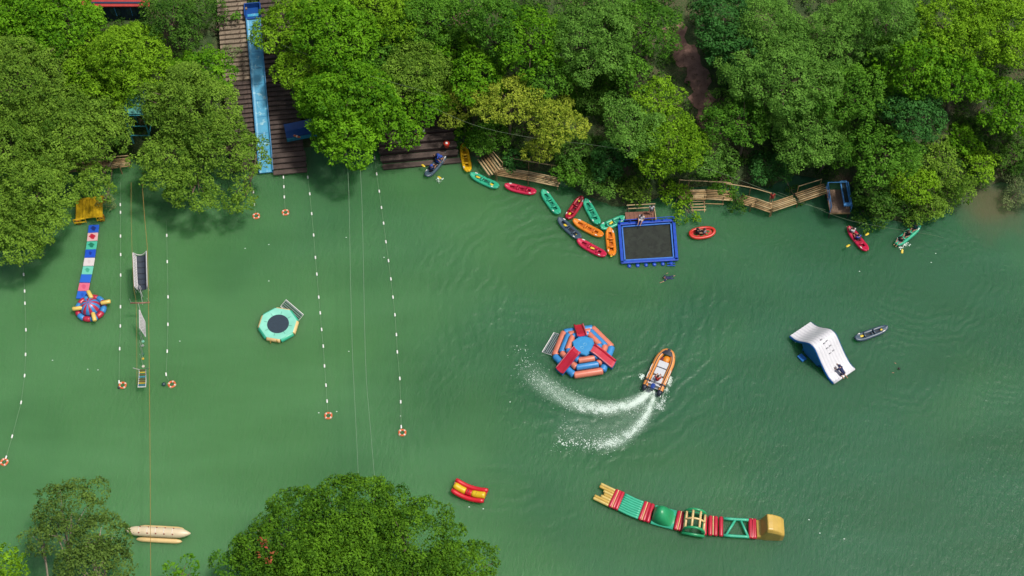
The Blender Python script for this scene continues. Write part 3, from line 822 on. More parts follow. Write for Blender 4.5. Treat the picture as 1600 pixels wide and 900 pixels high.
# bamboo walkways -------------------------------------------------
def walkway(pts, width, z, label, rail=None, posts=(), n_poles=6, mat_=None, cross=0.9, gname='bamboo walkways along the bank'):
    """longitudinal poles per leg, cross bearers below, posts into the water, one-sided rail"""
    W = [P(*p, z) for p in pts]; c = sum(W, Vector()) / len(W); c.z = 0
    root = thing('bamboo_walkway', label, 'walkway', c, group=gname)
    for a, b in zip(W[:-1], W[1:]):
        d = (b - a); L_ = d.length; t = d.normalized(); n = Vector((-t.y, t.x, 0))
        for k in range(n_poles):
            o_ = n * ((k / (n_poles - 1) - 0.5) * width); e = rnd.uniform(-.12, .12)
            pa, pb = a + o_ - t * (0.05 + e), b + o_ + t * (0.05 - e)
            m_ = pa.lerp(pb, 0.5) + Vector((0, 0, rnd.uniform(-.03, .02)))
            r_ = width / n_poles * 0.46 * rnd.uniform(.85, 1.1)
            MB().tube([pa, m_, pb], [r_, r_ * .95, r_ * .85], 7).build('bamboo_pole', rnd.choice((BAMBOO, BAMBOO, BAMBOO_PALE)), root, smooth=True, off=c)
        k = max(2, int(L_ / cross))
        for i in range(k + 1):
            q = a.lerp(b, i / k) - Vector((0, 0, 0.12))
            MB().tube([q - n * (width * .55), q + n * (width * .55)], 0.045, 6).build('bearer', WOOD_DARK, root, off=c)
    for (px, py) in posts:
        q = P(px, py, z)
        MB().tube([(q.x, q.y, -1.2), (q.x + .03, q.y, z + 0.5)], 0.06, 6).build('post', BAMBOO, root, off=c)
    if rail:
        R_ = [P(*p, z + 0.9) for p in rail]
        MB().tube(smoothpath(R_, 3), 0.045, 6).build('handrail', BAMBOO_PALE, root, off=c)
        for q in R_:
            MB().tube([(q.x, q.y, z - 0.6), (q.x, q.y, z + 0.95)], 0.045, 6).build('rail_post', BAMBOO, root, off=c)
    return root
walkway([(758, 246), (775, 269)], 1.5, 0.8, 'short sloping bamboo walkway leg right of the yellow kayak', rail=[(766, 232), (785, 254)], posts=[(776, 274)])
walkway([(776, 267), (826, 275), (874, 285)], 1.0, 0.8, 'bamboo walkway with rail behind the red and teal kayaks', rail=[(798, 247), (826, 252), (862, 258), (896, 262)], posts=[(774, 272), (825, 281), (871, 288)])
walkway([(1062, 304), (1103, 304), (1143, 306)], 1.05, 0.9, 'level bamboo walkway right of the blue cage', rail=[(1062, 281), (1077, 282), (1135, 285), (1142, 287)], posts=[(1100, 310), (1130, 312)])
walkway([(1157, 311), (1180, 317), (1204, 325)], 1.0, 0.9, 'left leg of the zigzag bamboo walkway', rail=[(1135, 287), (1173, 293), (1205, 302)], posts=[(1173, 322), (1204, 330)])
walkway([(1205, 324), (1241, 312)], 0.95, 0.9, 'short right leg of the zigzag bamboo walkway', posts=[(1206, 329)])
walkway([(1247, 309), (1291, 294)], 1.05, 1.0, 'rising bamboo walkway leading to the blue framed jetty', rail=[(1248, 291), (1284, 280)], posts=[(1247, 314)])
walkway([(110, 262), (160, 258), (202, 253)], 1.0, 1.0, 'shaded bamboo walkway between the olive crowns at left', rail=[(120, 250), (200, 243)], posts=[(187, 262), (140, 262)])
# open bamboo stair down to the water
a0, a1, b0, b1 = P(1076, 308, 0.8), P(1100, 307, 0.8), P(1084, 335, -0.15), P(1101, 335, -0.15)
c_ = P(1090, 325, 0)
bl = thing('bamboo_ladder', 'open bamboo ladder stair going down to the water', 'ladder', c_)
for q0, q1 in ((a0, b0), (a1, b1)): MB().tube([q0, q1], 0.05, 6).build('side_pole', BAMBOO, bl, off=c_)
for i in range(6):
    u = (i + 0.5) / 6; q0 = a0.lerp(b0, u); q1 = a1.lerp(b1, u); e = (q1 - q0).normalized() * 0.15
    MB().tube([q0 - e, q1 + e], 0.055, 6).build('rung', BAMBOO_PALE, bl, off=c_)
q0, q1 = P(1100, 318, .5), P(1131, 319, .5)
MB().tube([q0, q1], 0.045, 6).build('brace', BAMBOO, bl, off=c_)

# small wooden landing above the blue cage
wl = thing('wooden_landing', 'small brown wooden landing with rail behind the blue cage', 'landing', P(1000, 343, 0), math.radians(3))
for j in range(7): MB().box((-1.25 + j * 0.42, 0, 0.6), (0.40, 0.95, 0.07)).build('deck_board', mat('brown_deck', S(138, 92, 74), 0.8, 0.2, 2, 0.4), wl)
for y, z in ((0.62, 1.0), (0.78, 1.35)):
    MB().tube([(-1.3, y, z), (1.45, y, z + .05)], 0.05, 6).build('rail', BAMBOO_PALE, wl)
for x in (-1.2, 1.3): MB().tube([(x, 0.6, -1), (x, 0.62, 1.45)], 0.06, 6).build('post', WOOD_DARK, wl)
for x in (-1.2, 1.3): MB().tube([(x, -0.4, -1), (x, -0.4, 0.6)], 0.06, 6).build('pile', WOOD_DARK, wl)
MB().box((1.42, .0, 0.75), (0.07, 1.3, 0.09)).build('edge_beam', BAMBOO_PALE, wl)

# blue framed jetty at right
jt = thing('blue_framed_jetty', 'wooden jetty with blue steel frame and gangway', 'jetty', P(1306, 322, 0), math.radians(1))
for j in range(9):
    MB().box((-0.88 + j * 0.22, -0.15, 1.0), (0.205, 2.75, 0.07)).build('plank', mat('jetty_plank', S(150, 122, 100), 0.8, 0.25, 2, 0.4, rgb2=S(104, 82, 68), thr=.6), jt)
for x in (-0.9, 0.9):
    for y in (-1.4, 1.1): MB().tube([(x, y, -1.5), (x, y, 0.95)], 0.07, 6).build('pile', WOOD_DARK, jt)
MB().box((0, -1.54, 0.9), (2.0, 0.06, 0.16)).build('front_beam', BAMBOO, jt)
for sx in (-1, 1):
    fr = MB(); fr.tube([(sx * 0.98, -1.45, 1.0), (sx * 0.98, -1.45, 1.9), (sx * 0.98, 1.3, 2.1), (sx * 0.98, 1.3, 1.0)], 0.045, 6)
    fr.tube([(sx * 0.98, 0, 1.0), (sx * 0.98, 0, 2.0)], 0.035, 6); fr.tube([(sx * .98, -1.45, 1.45), (sx * .98, 1.3, 1.55)], 0.03, 6)
    fr.build('side_frame', PAINT_BLUE, jt)
gw = MB(); gw.box((0.30, 0.25, 1.85), (0.12, 2.5, 0.16)).box((0.86, 0.25, 1.85), (0.12, 2.5, 0.16)).box((0.58, 1.56, 1.85), (0.68, 0.12, 0.16))
gw.build('gangway_frame', PAINT_BLUE, jt)
MB().box((0.58, 0.30, 1.76), (0.42, 2.35, 0.04)).build('gangway_deck', mat('dark_mesh_deck', S(40, 60, 60), 0.8, 0.3, 5), jt)
MB().box((0.58, -1.17, 1.85), (0.70, 0.34, 0.18)).build('gangway_step', PAINT_BLUE, jt)
MB().tube([(-.98, 1.3, 2.1), (.98, 1.3, 2.1)], 0.045, 6).build('top_rail', PAINT_BLUE, jt)

# blue floating fish cage / net pool
cg0 = [P(967, 353), P(1052, 347), P(1057, 408), P(972, 413)]
cc = sum(cg0, Vector()) / 4
cage = thing('floating_net_pool', 'floating pool with bright blue frame and dark net bottom', 'net pool', cc)
cr_ = [q - cc for q in cg0]
for i in range(4):
    a, b = cr_[i], cr_[(i + 1) % 4]; d = (b - a); t = d.normalized(); n = Vector((t.y, -t.x, 0)); ang = math.atan2(d.y, d.x)
    mid = (a + b) / 2
    MB().box((mid.x, mid.y, 0.30), (d.length + 0.2, 0.29, 0.18), ang).build('frame_beam', DEEP_BLUE, cage, bevel=0.03)
    MB().box((mid.x + n.x * .28, mid.y + n.y * .28, 0.22), (d.length - 0.5, 0.12, 0.10), ang).build('walk_plank', mat('light_blue_trim', S(70, 130, 225), 0.4), cage)
    rp = [a - n * .12 + Vector((0, 0, .75)), b - n * .12 + Vector((0, 0, .75))]
    if i == 0:
        MB().tube(rp, 0.04, 6).build('top_rail', DEEP_BLUE, cage)
        for k in range(6):
            q = a.lerp(b, k / 5); MB().tube([q + Vector((0, 0, .3)), q + Vector((0, 0, .77))], 0.035, 6).build('rail_post', DEEP_BLUE, cage)
    nb = 6 if i in (0, 2) else 0
    for k in range(nb):
        q = a.lerp(b, (k + 0.7) / (nb + .5)) - n * 0.26
        MB().tube([(q.x - n.x * .0, q.y, -.25), (q.x, q.y, .08), (q.x, q.y, .16)], [.2, .2, .14], 10).build('float_drum', DEEP_BLUE, cage, smooth=True)
for (x, y) in ((cr_[2].x - .55, cr_[2].y - .36), (cr_[2].x - .55, cr_[2].y - .62)):
    MB().box((x, y, .14), (0.75, 0.08, 0.08)).build('boarding_step', DEEP_BLUE, cage)
for q in cr_: MB().box((q.x, q.y, .45), (.14, .14, .5)).build('corner_post', DEEP_BLUE, cage)
netm = mat('dark_net', S(44, 52, 44), 0.9, 0.3, 1.2, 0.3, 20, rgb2=S(34, 40, 35), thr=0.5)
rows = []
for i in range(13):
    rr = []
    for j in range(17):
        u, v = j / 16, i / 12; q = cr_[0].lerp(cr_[1], u).lerp(cr_[3].lerp(cr_[2], u), v)
        rr.append((q.x, q.y, 0.10 - 0.06 * math.sin(math.pi * u) * math.sin(math.pi * v) + .01 * math.sin(i * 2.1) * math.sin(j * 1.7)))
    rows.append(rr)
MB().grid([r[::-1] for r in rows]).build('net_floor', netm, cage, smooth=True)

# hut with a red roof, slatted terrace, blue-green lookout among the crowns
q = PG(172, 12, 2.0); hut = thing('red_roofed_hut', 'dark blue hut with red roof half hidden at the top left', 'hut', (q.x, q.y, Hs(q.x, q.y)))
MB().box((0.6, 1.6, 1.2), (5.2, 3.0, 2.6)).build('wall', mat('navy_wall', S(26, 52, 84), 0.7, 0.2), hut)
MB().add([(-3.0, -.15, 2.35), (4.0, -.15, 2.35), (4.0, 3.6, 3.5), (-3.0, 3.6, 3.5), (-3.0, -.15, 2.25), (4.0, -.15, 2.25), (4.0, 3.6, 3.4), (-3.0, 3.6, 3.4)], [(0, 1, 2, 3), (7, 6, 5, 4), (0, 4, 5, 1), (1, 5, 6, 2), (2, 6, 7, 3), (3, 7, 4, 0)]).build('roof', mat('red_roof', S(190, 50, 44), 0.6, 0.15), hut)
for x in (-1.2, 0.4, 2.0):
    MB().box((x, 0.07, 1.4), (1.0, 0.06, 1.1)).build('window', mat('window_glass', S(30, 60, 90), 0.15), hut)
    MB().box((x, 0.02, 1.4), (0.06, 0.06, 1.15)).build('window_bar', PAINT_BLUE, hut)
q = PG(722, 28, 0.6); ter = thing('slatted_terrace', 'brown slatted terrace with a blue panel showing between crowns at the top', 'terrace', (q.x, q.y, q.z - .4), math.radians(38))
for j in range(9): MB().box((-1.3 + j * 0.34, 0, 0.3), (0.26, 1.5, 0.07)).build('slat', mat('brown_slat', S(150, 118, 104), 0.8, 0.2), ter)
MB().box((-1.75, 0.1, 0.55), (0.5, 1.4, 0.12)).build('blue_panel', SLIDE_DEEP, ter)
for x in (-1.2, 1.2): MB().box((x, 0, 0.0), (0.12, 1.5, 0.5)).build('bearer', WOOD_DARK, ter)
q = P(212, 172, 6.8); lo = thing('lookout_tower', 'blue green steel lookout frame half hidden between the olive crowns', 'tower', (q.x, q.y, 3.0))
TEAL_ST = mat('teal_steel', S(60, 150, 165), 0.5, 0.2)
for x in (-.9, .9):
    for y in (-1.0, 1.6): MB().box((x, y, 2.2), (.12, .12, 4.4)).build('post', TEAL_ST, lo)
for z in (1.2, 2.6, 4.2):
    for y in (-1.0, 1.6): MB().box((0, y, z), (1.9, .08, .08)).build('beam', TEAL_ST, lo)
    for x in (-.9, .9): MB().box((x, .3, z + .1), (.08, 2.5, .08)).build('beam', TEAL_ST, lo)
MB().box((0, .3, 4.36), (1.7, 2.5, .06)).build('deck', mat('teal_deck', S(86, 158, 150), 0.6, 0.25), lo)
MB().box((.95, 1.2, 4.9), (.06, 1.6, 1.0)).build('side_panel', DEEP_BLUE, lo)

# ------------------------------------------------------------------ inflatables on the water
def pvc(name, rgb, var=0.08): return mat(name, rgb, 0.38, var, 1.8, 0.15, 3.0)
TEAL = pvc('teal_pvc', S(70, 200, 160)); PALE_TEAL = pvc('pale_teal_pvc', S(150, 236, 210)); CREAM = pvc('cream_pvc', S(246, 214, 150))
RED = pvc('red_pvc', S(206, 40, 66)); SALMON = pvc('salmon_pvc', S(236, 138, 112)); SKYBLUE = pvc('sky_blue_pvc', S(64, 152, 222))
YELLOW = pvc('yellow_pvc', S(246, 206, 38)); OCHRE = pvc('ochre_pvc', S(222, 186, 92)); BRIGHTRED = pvc('bright_red_pvc', S(226, 36, 52))
WHITE_PVC = pvc('white_pvc', (.54, .54, .57), 0.04); ROYAL = pvc('royal_blue_pvc', S(34, 120, 205)); GREEN_PVC = pvc('green_pvc', S(44, 168, 108))
DARK_MAT = mat('jump_mat', S(42, 62, 78), 0.8, 0.12, 6)

def ladder_mat(parent, x, y, rz, L_, W_, z0, z1, name='boarding_ramp'):
    """white framed slatted boarding ramp lying on the water"""
    R = Matrix.Rotation(rz, 3, 'Z')
    def q(u, v, z): p = R @ Vector((u, v, 0)); return (x + p.x, y + p.y, z)
    fr = MB(); zz = lambda v: z0 + (z1 - z0) * (v / W_ + 0.5)
    fr.tube([q(-L_ / 2, -W_ / 2, z0), q(L_ / 2, -W_ / 2, z0), q(L_ / 2, W_ / 2, z1), q(-L_ / 2, W_ / 2, z1)], 0.045, 6, closed=True)
    o = fr.build(name, WHITE, parent)
    k = max(4, int(W_ / 0.17))
    for i in range(k):
        v = (-0.5 + (i + 0.5) / k) * W_ * 0.92
        MB().tube([q(-L_ / 2 + .04, v, zz(v)), q(L_ / 2 - .04, v, zz(v))], 0.04, 6).build('slat', STEEL, o)
    return o

# trampoline ------------------------------------------------------
tr = thing('water_trampoline', 'octagonal teal and cream water trampoline with dark jumping mat', 'trampoline', P(435.5, 510, 0), math.radians(12))
Rt, rt = 1.66, 0.27
for i in range(8):
    a0 = 2 * math.pi * i / 8; a1 = 2 * math.pi * (i + 1) / 8
    p0 = Vector((Rt * math.cos(a0), Rt * math.sin(a0), .24)); p1 = Vector((Rt * math.cos(a1), Rt * math.sin(a1), .24))
    MB().tube([p0.lerp(p1, .0), p0.lerp(p1, .04), p0.lerp(p1, .96), p1], [rt * .93, rt, rt, rt * .93], 12).build('tube_segment', (TEAL, CREAM)[i % 2], tr, smooth=True)
rows = []
for k_, (r_, z_) in enumerate(((1.70, .515), (1.45, .52), (1.2, .47), (.98, .44))):
    rows.append([((r_ if k_ > 1 else r_ / max(abs(math.cos((t % (math.pi / 4)) - math.pi / 8)), .9) * .94) * math.cos(t), (r_ if k_ > 1 else r_ / max(abs(math.cos((t % (math.pi / 4)) - math.pi / 8)), .9) * .94) * math.sin(t), z_ + .006 * math.sin(t * 24)) for t in [2 * math.pi * i / 64 for i in range(65)]])
MB().grid(rows[::-1]).build('skirt_pad', PALE_TEAL, tr, smooth=True)
MB().prism([(1.0 * math.cos(2 * math.pi * i / 40), 1.0 * math.sin(2 * math.pi * i / 40)) for i in range(40)], .40, .455).build('jump_mat', DARK_MAT, tr)
for i in range(8):
    t = 2 * math.pi * (i + .5) / 8
    MB().box((1.28 * math.cos(t), 1.28 * math.sin(t), .505), (.5, .03, .012), t).build('pad_seam', mat('pad_seam', S(70, 160, 140), .6), tr)
ladder_mat(tr, 1.42, 1.33, math.radians(-55), 2.4, 0.72, .05, .36)
for sx in (-1, 1): MB().box((sx * .3 - .6, -1.78 + .02, .38), (.06, .2, .22)).build('webbing_strap', mat('strap', S(190, 150, 60), .8), tr)

# stepped climbing tower ------------------------------------------
tw = thing('climbing_tower', 'stepped hexagonal blue and salmon climbing tower with three red slides', 'climbing tower', P(911, 552, 0), math.radians(10))
levels = [(2.62, .34, .30), (2.02, .30, .72), (1.48, .28, 1.08)]
cols = {0: (SKYBLUE, SALMON), 1: (SALMON, SKYBLUE), 2: (SKYBLUE, SALMON)}
for li, (R_, r_, z_) in enumerate(levels):
    for i in range(6):
        a0 = math.pi / 3 * i; a1 = a0 + math.pi / 3
        p0 = Vector((R_ * math.cos(a0), R_ * math.sin(a0), z_)); p1 = Vector((R_ * math.cos(a1), R_ * math.sin(a1), z_))
        # faces: i=0 mid 30, 1 mid 90, 2 mid 150, 3 mid 210, 4 mid 270, 5 mid 330 (before the 10 degree turn)
        MB().tube([p0, p0.lerp(p1, .05), p0.lerp(p1, .95), p1], [r_ * .96, r_, r_, r_ * .96], 12).build('tube_segment', cols[li][1 if i in (0, 2, 4) else 0], tw, smooth=True)
    # fill between this ring and the next
    rin = R_ - .8
    MB().prism([(R_ * math.cos(math.pi / 3 * i), R_ * math.sin(math.pi / 3 * i)) for i in range(6)], z_ - .25, z_ + .02).build('shelf', mat('navy_gap', S(50, 60, 110), .6), tw)
topm = mat('tower_top_blue', S(60, 158, 222), .38, .08, 2, rgb2=S(110, 190, 235), thr=.62)
MB().tube([(0, 0, 1.1), (0, 0, 1.42), (0, 0, 1.5), (0, 0, 1.52)], [1.06, 1.1, 1.02, .6], 6).build('top_platform', topm, tw)
RM = mat('platform_ring_mark', S(120, 198, 238), .5)
for (x, y) in ((-.22, -.28), (.12, .02)):
    MB().tube([(x + .15 * math.cos(t), y + .13 * math.sin(t), 1.522) for t in [2 * math.pi * i / 16 for i in range(16)]], .025, 5, closed=True).build('ring_mark', RM, tw)
for ang in (214, 322, 88):
    a = math.radians(ang); d = Vector((math.cos(a), math.sin(a), 0)); n = Vector((-d.y, d.x, 0))
    prof = [(0.85, 1.62), (1.15, 1.58), (1.7, 1.30), (2.3, .92), (2.9, .58), (3.1, .5)] if ang != 88 else [(0.85, 1.62), (1.15, 1.58), (1.6, 1.3), (2.0, 1.0), (2.5, .7), (2.7, .6)]
    rows = []
    for s_, z_ in prof:
        p = d * s_
        rows.append([p + n * (-.42) + Vector((0, 0, z_ - .35)), p + n * (-.42) + Vector((0, 0, z_ + .12)), p + n * (-.34) + Vector((0, 0, z_ + .16)), p + n * (-.26) + Vector((0, 0, z_)), p + n * .26 + Vector((0, 0, z_)), p + n * .34 + Vector((0, 0, z_ + .16)), p + n * .42 + Vector((0, 0, z_ + .12)), p + n * .42 + Vector((0, 0, z_ - .35))])
    mb = MB().grid(rows); mb.m = [(1 if i % 7 in (0, 6) else 0) for i in range(len(mb.f))]
    k_ = len(rows[0]); mb.add(rows[0], [tuple(range(k_))], 1); mb.add(rows[-1], [tuple(range(k_))[::-1]], 1)
    o = mb.build('slide', [RED, ROYAL], tw)
    for sd in (-1, 1):
        MB().tube([d * s_ + n * (sd * .40) + Vector((0, 0, z_ + .08)) for s_, z_ in prof], .075, 8).build('slide_rim', RED if sd > 0 else pvc('rim_pink', S(222, 120, 130)), o, smooth=True)
ladder_mat(tw, -2.55, 1.35, math.radians(52), 2.35, 0.95, .30, .08)

# white slide ramp -------------------------------------------------
rp_c = P(1284, 551, 0)
low, high = P(1319, 587, .25), P(1251, 513, .6)
dv = (high - low); rp_rz = math.atan2(dv.y, dv.x); RL = dv.to_2d().length
rp = thing('inflatable_ramp', 'white inflatable hump ramp with blue sides', 'inflatable ramp', (low.x, low.y, 0), rp_rz)
prof = [(0, .22), (.1, .28), (.16, .46), (.24, .78), (.32, 1.18), (.40, 1.62), (.47, 2.0), (.53, 2.2), (.60, 2.18), (.66, 1.96), (.73, 1.54), (.80, 1.1), (.87, .76), (.94, .58), (1.0, .5)]
prof = smoothpath([(s * RL, 0, z) for s, z in prof], 3)
RWd = 1.27; NB = 8
rows = []
for p in prof:
    row = []
    for j in range(NB * 4 + 1):
        v = -1 + 2 * j / (NB * 4); row.append((p.x, v * RWd, p.z + .075 * abs(math.sin(math.pi * j / 4)) ** .6))
    rows.append(row)
MB().grid(rows).build('slide_surface', WHITE_PVC, rp, smooth=True)
for sd in (-1, 1):
    rows = [[(p.x, sd * (RWd + .0), p.z + .05), (p.x, sd * (RWd + .09), p.z - .05), (p.x, sd * (RWd + .09), p.z - .2), (p.x, sd * RWd, p.z - .3)] for p in prof]
    if sd > 0: rows = [r[::-1] for r in rows]
    MB().grid(rows).build('side_band', ROYAL, rp, smooth=True)
rows = [[(p.x, v, p.z - .3) for v in (-RWd, 0, RWd)] for p in prof]
MB().grid([r[::-1] for r in rows]).build('underside', ROYAL, rp)
mid = [p for p in prof if .30 * RL < p.x < .80 * RL]
for sd in (-1, 1):
    poly = [(p.x, sd * (RWd - .12), p.z - .28) for p in mid] + [(mid[-1].x - .7, sd * (RWd - .12), -.1), (mid[0].x + .4, sd * (RWd - .12), -.1)]
    MB().add(poly, [tuple(range(len(poly)))[::sd]]).build('support_wall', SKYBLUE, rp)
for (a, b) in ((0, 0), (1, -1)):
    p = mid[b if a else 0]
    MB().box((p.x + (.2 if not a else -.35), 0, (p.z - .3) / 2), (.12, 2 * RWd - .3, p.z - .3)).build('cross_wall', ROYAL, rp)
for i, (s_, v) in enumerate(((.20, .05), (.205, -.42), (.27, .12), (.275, -.30), (.34, .16), (.35, -.22), (.41, .2))):
    z = np.interp(s_ * RL, [p.x for p in prof], [p.z for p in prof])
    MB().box((s_ * RL + .9, v * .9 + .05, float(np.interp(s_ * RL + .9, [p.x for p in prof], [p.z for p in prof])) + .12), (.09, .2, .07)).build('climbing_hold', mat('grey_hold', S(165, 166, 172), .6), rp)
MB().box((RL * .62, RWd + .5, .12), (.7, .5, .2)).build('tether_flap', ROYAL, rp)
MB().tube([(0.02, -RWd, .18), (0.02, RWd, .18)], .13, 10).build('foot_tube', WHITE_PVC, rp, smooth=True)

# obstacle course --------------------------------------------------
Z6 = lambda x, y: (910 + x / 4.848, 740 + y / 4.848)
stn = [P(*Z6(*q), .3) for q in ((112, 132), (222, 184), (293, 212), (367, 248), (443, 278), (512, 300), (600, 325), (705, 352), (770, 368), (850, 384), (985, 397), (1125, 408), (1260, 416), (1318, 420), (1518, 428))]
crs = smoothpath(stn, 4)
oc_c = P(1075, 812, 0)
oc = thing('obstacle_course', 'long bent inflatable obstacle course with wheel, hump and yellow end block', 'obstacle course', oc_c)
HWc = .86
def frame(i):   # at station i (0..14)
    k = i * 4; a = crs[max(int(k) - 1, 0)]; b = crs[min(int(k) + 1, len(crs) - 1)]; t = (b - a); t.z = 0; t.normalize()
    return crs[int(k)].copy(), t, Vector((-t.y, t.x, 0))
def sect(i0, i1, nseg=8):
    """(point, tangent, normal) samples from station i0 to i1"""
    out = []
    for k in range(nseg + 1):
        f = (i0 + (i1 - i0) * k / nseg) * 4; a = int(min(f, len(crs) - 2)); p = crs[a].lerp(crs[a + 1], f - a)
        t = crs[a + 1] - crs[a]; t.z = 0; t.normalize(); out.append((p, t, Vector((-t.y, t.x, 0))))
    return out
def pad(i0, i1, z, m, name, ribs=8, hw=HWc, inset=.04):
    """mattress of lengthwise tubes"""
    sc_ = sect(i0, i1)
    host = None
    for j in range(ribs):
        v = (-1 + (2 * j + 1) / ribs) * hw; r_ = hw / ribs * 1.08
        mb = MB().tube([p + n * v + Vector((0, 0, z - .3)) for p, t, n in sc_], r_ * 1.0, 8)
        mb.build('mattress_tube', m, oc, smooth=True, off=oc_c)
    mb = MB().grid([[p + n * (-hw) + Vector((0, 0, z - .34)), p + n * hw + Vector((0, 0, z - .34))] for p, t, n in sc_])
    return mb
def rollers(i0, i1, k, m=RED, r=.19, trim=True):
    sc_ = sect(i0, i1, k)
    for q in range(k):
        p = (sc_[q][0] + sc_[q + 1][0]) / 2; n = sc_[q][2]; t = sc_[q][1]
        MB().tube([p - n * (HWc + .02), p - n * HWc * .9, p + n * HWc * .9, p + n * (HWc + .02)], [r * .8, r, r, r * .8], 10).build('cross_roller', m, oc, smooth=True, off=oc_c)
    if trim:
        p, t, n = sc_[k // 2]
        MB().tube([p - n * HWc + Vector((0, 0, .13)), p + n * HWc + Vector((0, 0, .13))], .05, 6).build('trim_cord', CREAM, oc, off=oc_c)
# notched end pad
def notch_pad():
    sc_ = sect(0, 1.0, 10)
    for j in range(7):
        v = (-1 + (2 * j + 1) / 7) * HWc; k0 = 0 if j not in (2, 3, 4) else (4 if j != 3 else 5)
        MB().tube([p + n * v + Vector((0, 0, .0)) for p, t, n in sc_[k0:]], HWc / 7 * 1.1, 8).build('mattress_tube', OCHRE if j % 2 else pvc('pale_ochre', S(232, 204, 120)), oc, smooth=True, off=oc_c)
notch_pad()
rollers(1.02, 1.98, 3)
pad(2, 4, .3, TEAL, 'teal mattress')
rollers(4.02, 5.2, 3)
# hump like a whale's back
sc_ = sect(5.3, 6.95, 10)
rows = []
for k, (p, t, n) in enumerate(sc_):
    u = k / 10; w = math.sin(math.pi * (0.08 + .84 * u)) ** .6; h = 1.5 * math.sin(math.pi * min(1, .12 + u * .95)) ** .9 * (1 - .35 * u)
    rows.append([p + n * (math.cos(th) * HWc * (.55 + .42 * w)) + Vector((0, 0, -.15 + max(.12, h) * math.sin(th) + .1)) for th in [math.pi * q / 14 for q in range(15)]])
mb = MB().grid(rows); mb.add(rows[0], [tuple(range(15))]); mb.add(rows[-1], [tuple(range(15))[::-1]])
mb.build('hump', GREEN_PVC, oc, smooth=True, off=oc_c)
MB().grid([[p - n * (HWc + .02) + Vector((0, 0, -.1)), p - n * HWc + Vector((0, 0, .05)), p + n * HWc + Vector((0, 0, .05)), p + n * (HWc + .02) + Vector((0, 0, -.1))] for p, t, n in sc_]).build('hump_base', TEAL, oc, smooth=True, off=oc_c)
rollers(7.0, 8.25, 3)
# wheel: two hoops and yellow bars
p, t, n = sect(8.95, 9.2, 1)[0]; pc = p + Vector((0, 0, .35))
Rw = .86
for sd in (-1, 1):
    MB().tube([pc + n * (sd * .82) + t * (Rw * math.cos(a)) + Vector((0, 0, Rw * math.sin(a))) for a in [2 * math.pi * i / 28 for i in range(28)]], .12, 8, closed=True).build('wheel_hoop', GREEN_PVC, oc, smooth=True, off=oc_c)
for i in range(8):
    a = 2 * math.pi * i / 8 + .3
    if math.sin(a) < -.5: continue
    e = t * (Rw * .98 * math.cos(a)) + Vector((0, 0, Rw * .98 * math.sin(a)))
    MB().tube([pc - n * .8 + e, pc + n * .8 + e], .105, 8).build('wheel_bar', CREAM if math.sin(a) > -.2 else GREEN_PVC, oc, smooth=True, off=oc_c)
for sd in (-.0,):
    MB().tube([pc + n * sd + t * (Rw * math.cos(a)) + Vector((0, 0, Rw * math.sin(a))) for a in [math.pi * (.12 + .76 * i / 12) for i in range(13)]], .09, 8).build('wheel_hoop', CREAM, oc, smooth=True, off=oc_c)
for sd in (-1, 1):
    MB().tube([pc + n * (sd * .95) + t * x + Vector((0, 0, -.28)) for x in (-.95, .95)], .16, 8).build('wheel_float', GREEN_PVC, oc, smooth=True, off=oc_c)
rollers(9.45, 10.6, 4)
# open triangle frame
sc_ = sect(10.6, 12.1, 4)
for sd in (-1, 1):
    MB().tube([p + n * (sd * .76) for p, t, n in sc_], .13, 10).build('frame_tube', TEAL, oc, smooth=True, off=oc_c)
p0, p2, p4 = sc_[0], sc_[2], sc_[4]
apex = p2[0] + p2[2] * .7 - p2[1] * .08
MB().tube([p0[0] - p0[2] * .72 + p0[1] * .2, apex - p2[1] * .1], .11, 8).build('frame_strut', TEAL, oc, smooth=True, off=oc_c)
MB().tube([p4[0] - p4[2] * .72 - p4[1] * .15, apex + p2[1] * .35], .11, 8).build('frame_strut', TEAL, oc, smooth=True, off=oc_c)
rollers(12.1, 12.95, 4)
# yellow wedge block at the end
sc_ = sect(13.0, 13.99, 6)
rows = []
hts = (.2, .36, 1.62, 1.55, 1.35, 1.08, .75)
for (p, t, n), h in zip(sc_, hts):
    g = .92 + .06 * (h > .9)
    rows.append([p + n * (-HWc * g) + Vector((0, 0, -.3)), p + n * (-HWc * g) + Vector((0, 0, h * .75)), p + n * (-HWc * g * .82) + Vector((0, 0, h)), p + Vector((0, 0, h + .02)), p + n * (HWc * g * .82) + Vector((0, 0, h)), p + n * (HWc * g) + Vector((0, 0, h * .75)), p + n * (HWc * g) + Vector((0, 0, -.3))])
mb = MB().grid(rows); mb.add(rows[0], [tuple(range(7))]); mb.add(rows[-1], [tuple(range(7))[::-1]])
o = mb.build('end_block', OCHRE, oc, off=oc_c)
sb = o.modifiers.new('bev', 'BEVEL'); sb.width = .1; sb.segments = 3; sb.limit_method = 'ANGLE'

# red and yellow towable ------------------------------------------
c, L_, a = span((711, 760), (757, 775.5), .3)
tb = thing('towable_tube', 'red and yellow curved towable tube on open water', 'towable tube', (c.x, c.y, 0), a)
L_ += .25
def bow(u): return -.16 * (1 - (2 * u - 1) ** 2), .28 + .22 * (2 * u - 1) ** 2
for v in (-.52, .52):
    MB().tube([(L_ * (u - .5), v + bow(u)[0], bow(u)[1] + .05) for u in [i / 12 for i in range(13)]], [.15] + [.21] * 11 + [.15], 12).build('side_tube', BRIGHTRED, tb, smooth=True)
for (u0, u1, m_) in ((.02, .40, YELLOW), (.40, .59, BRIGHTRED), (.59, .98, YELLOW)):
    MB().tube([(L_ * (u - .5), bow(u)[0], bow(u)[1] + .12) for u in [u0 + (u1 - u0) * i / 6 for i in range(7)]], [.27] + [.3] * 5 + [.27] if m_ is YELLOW else .29, 14).build('centre_tube', m_, tb, smooth=True)
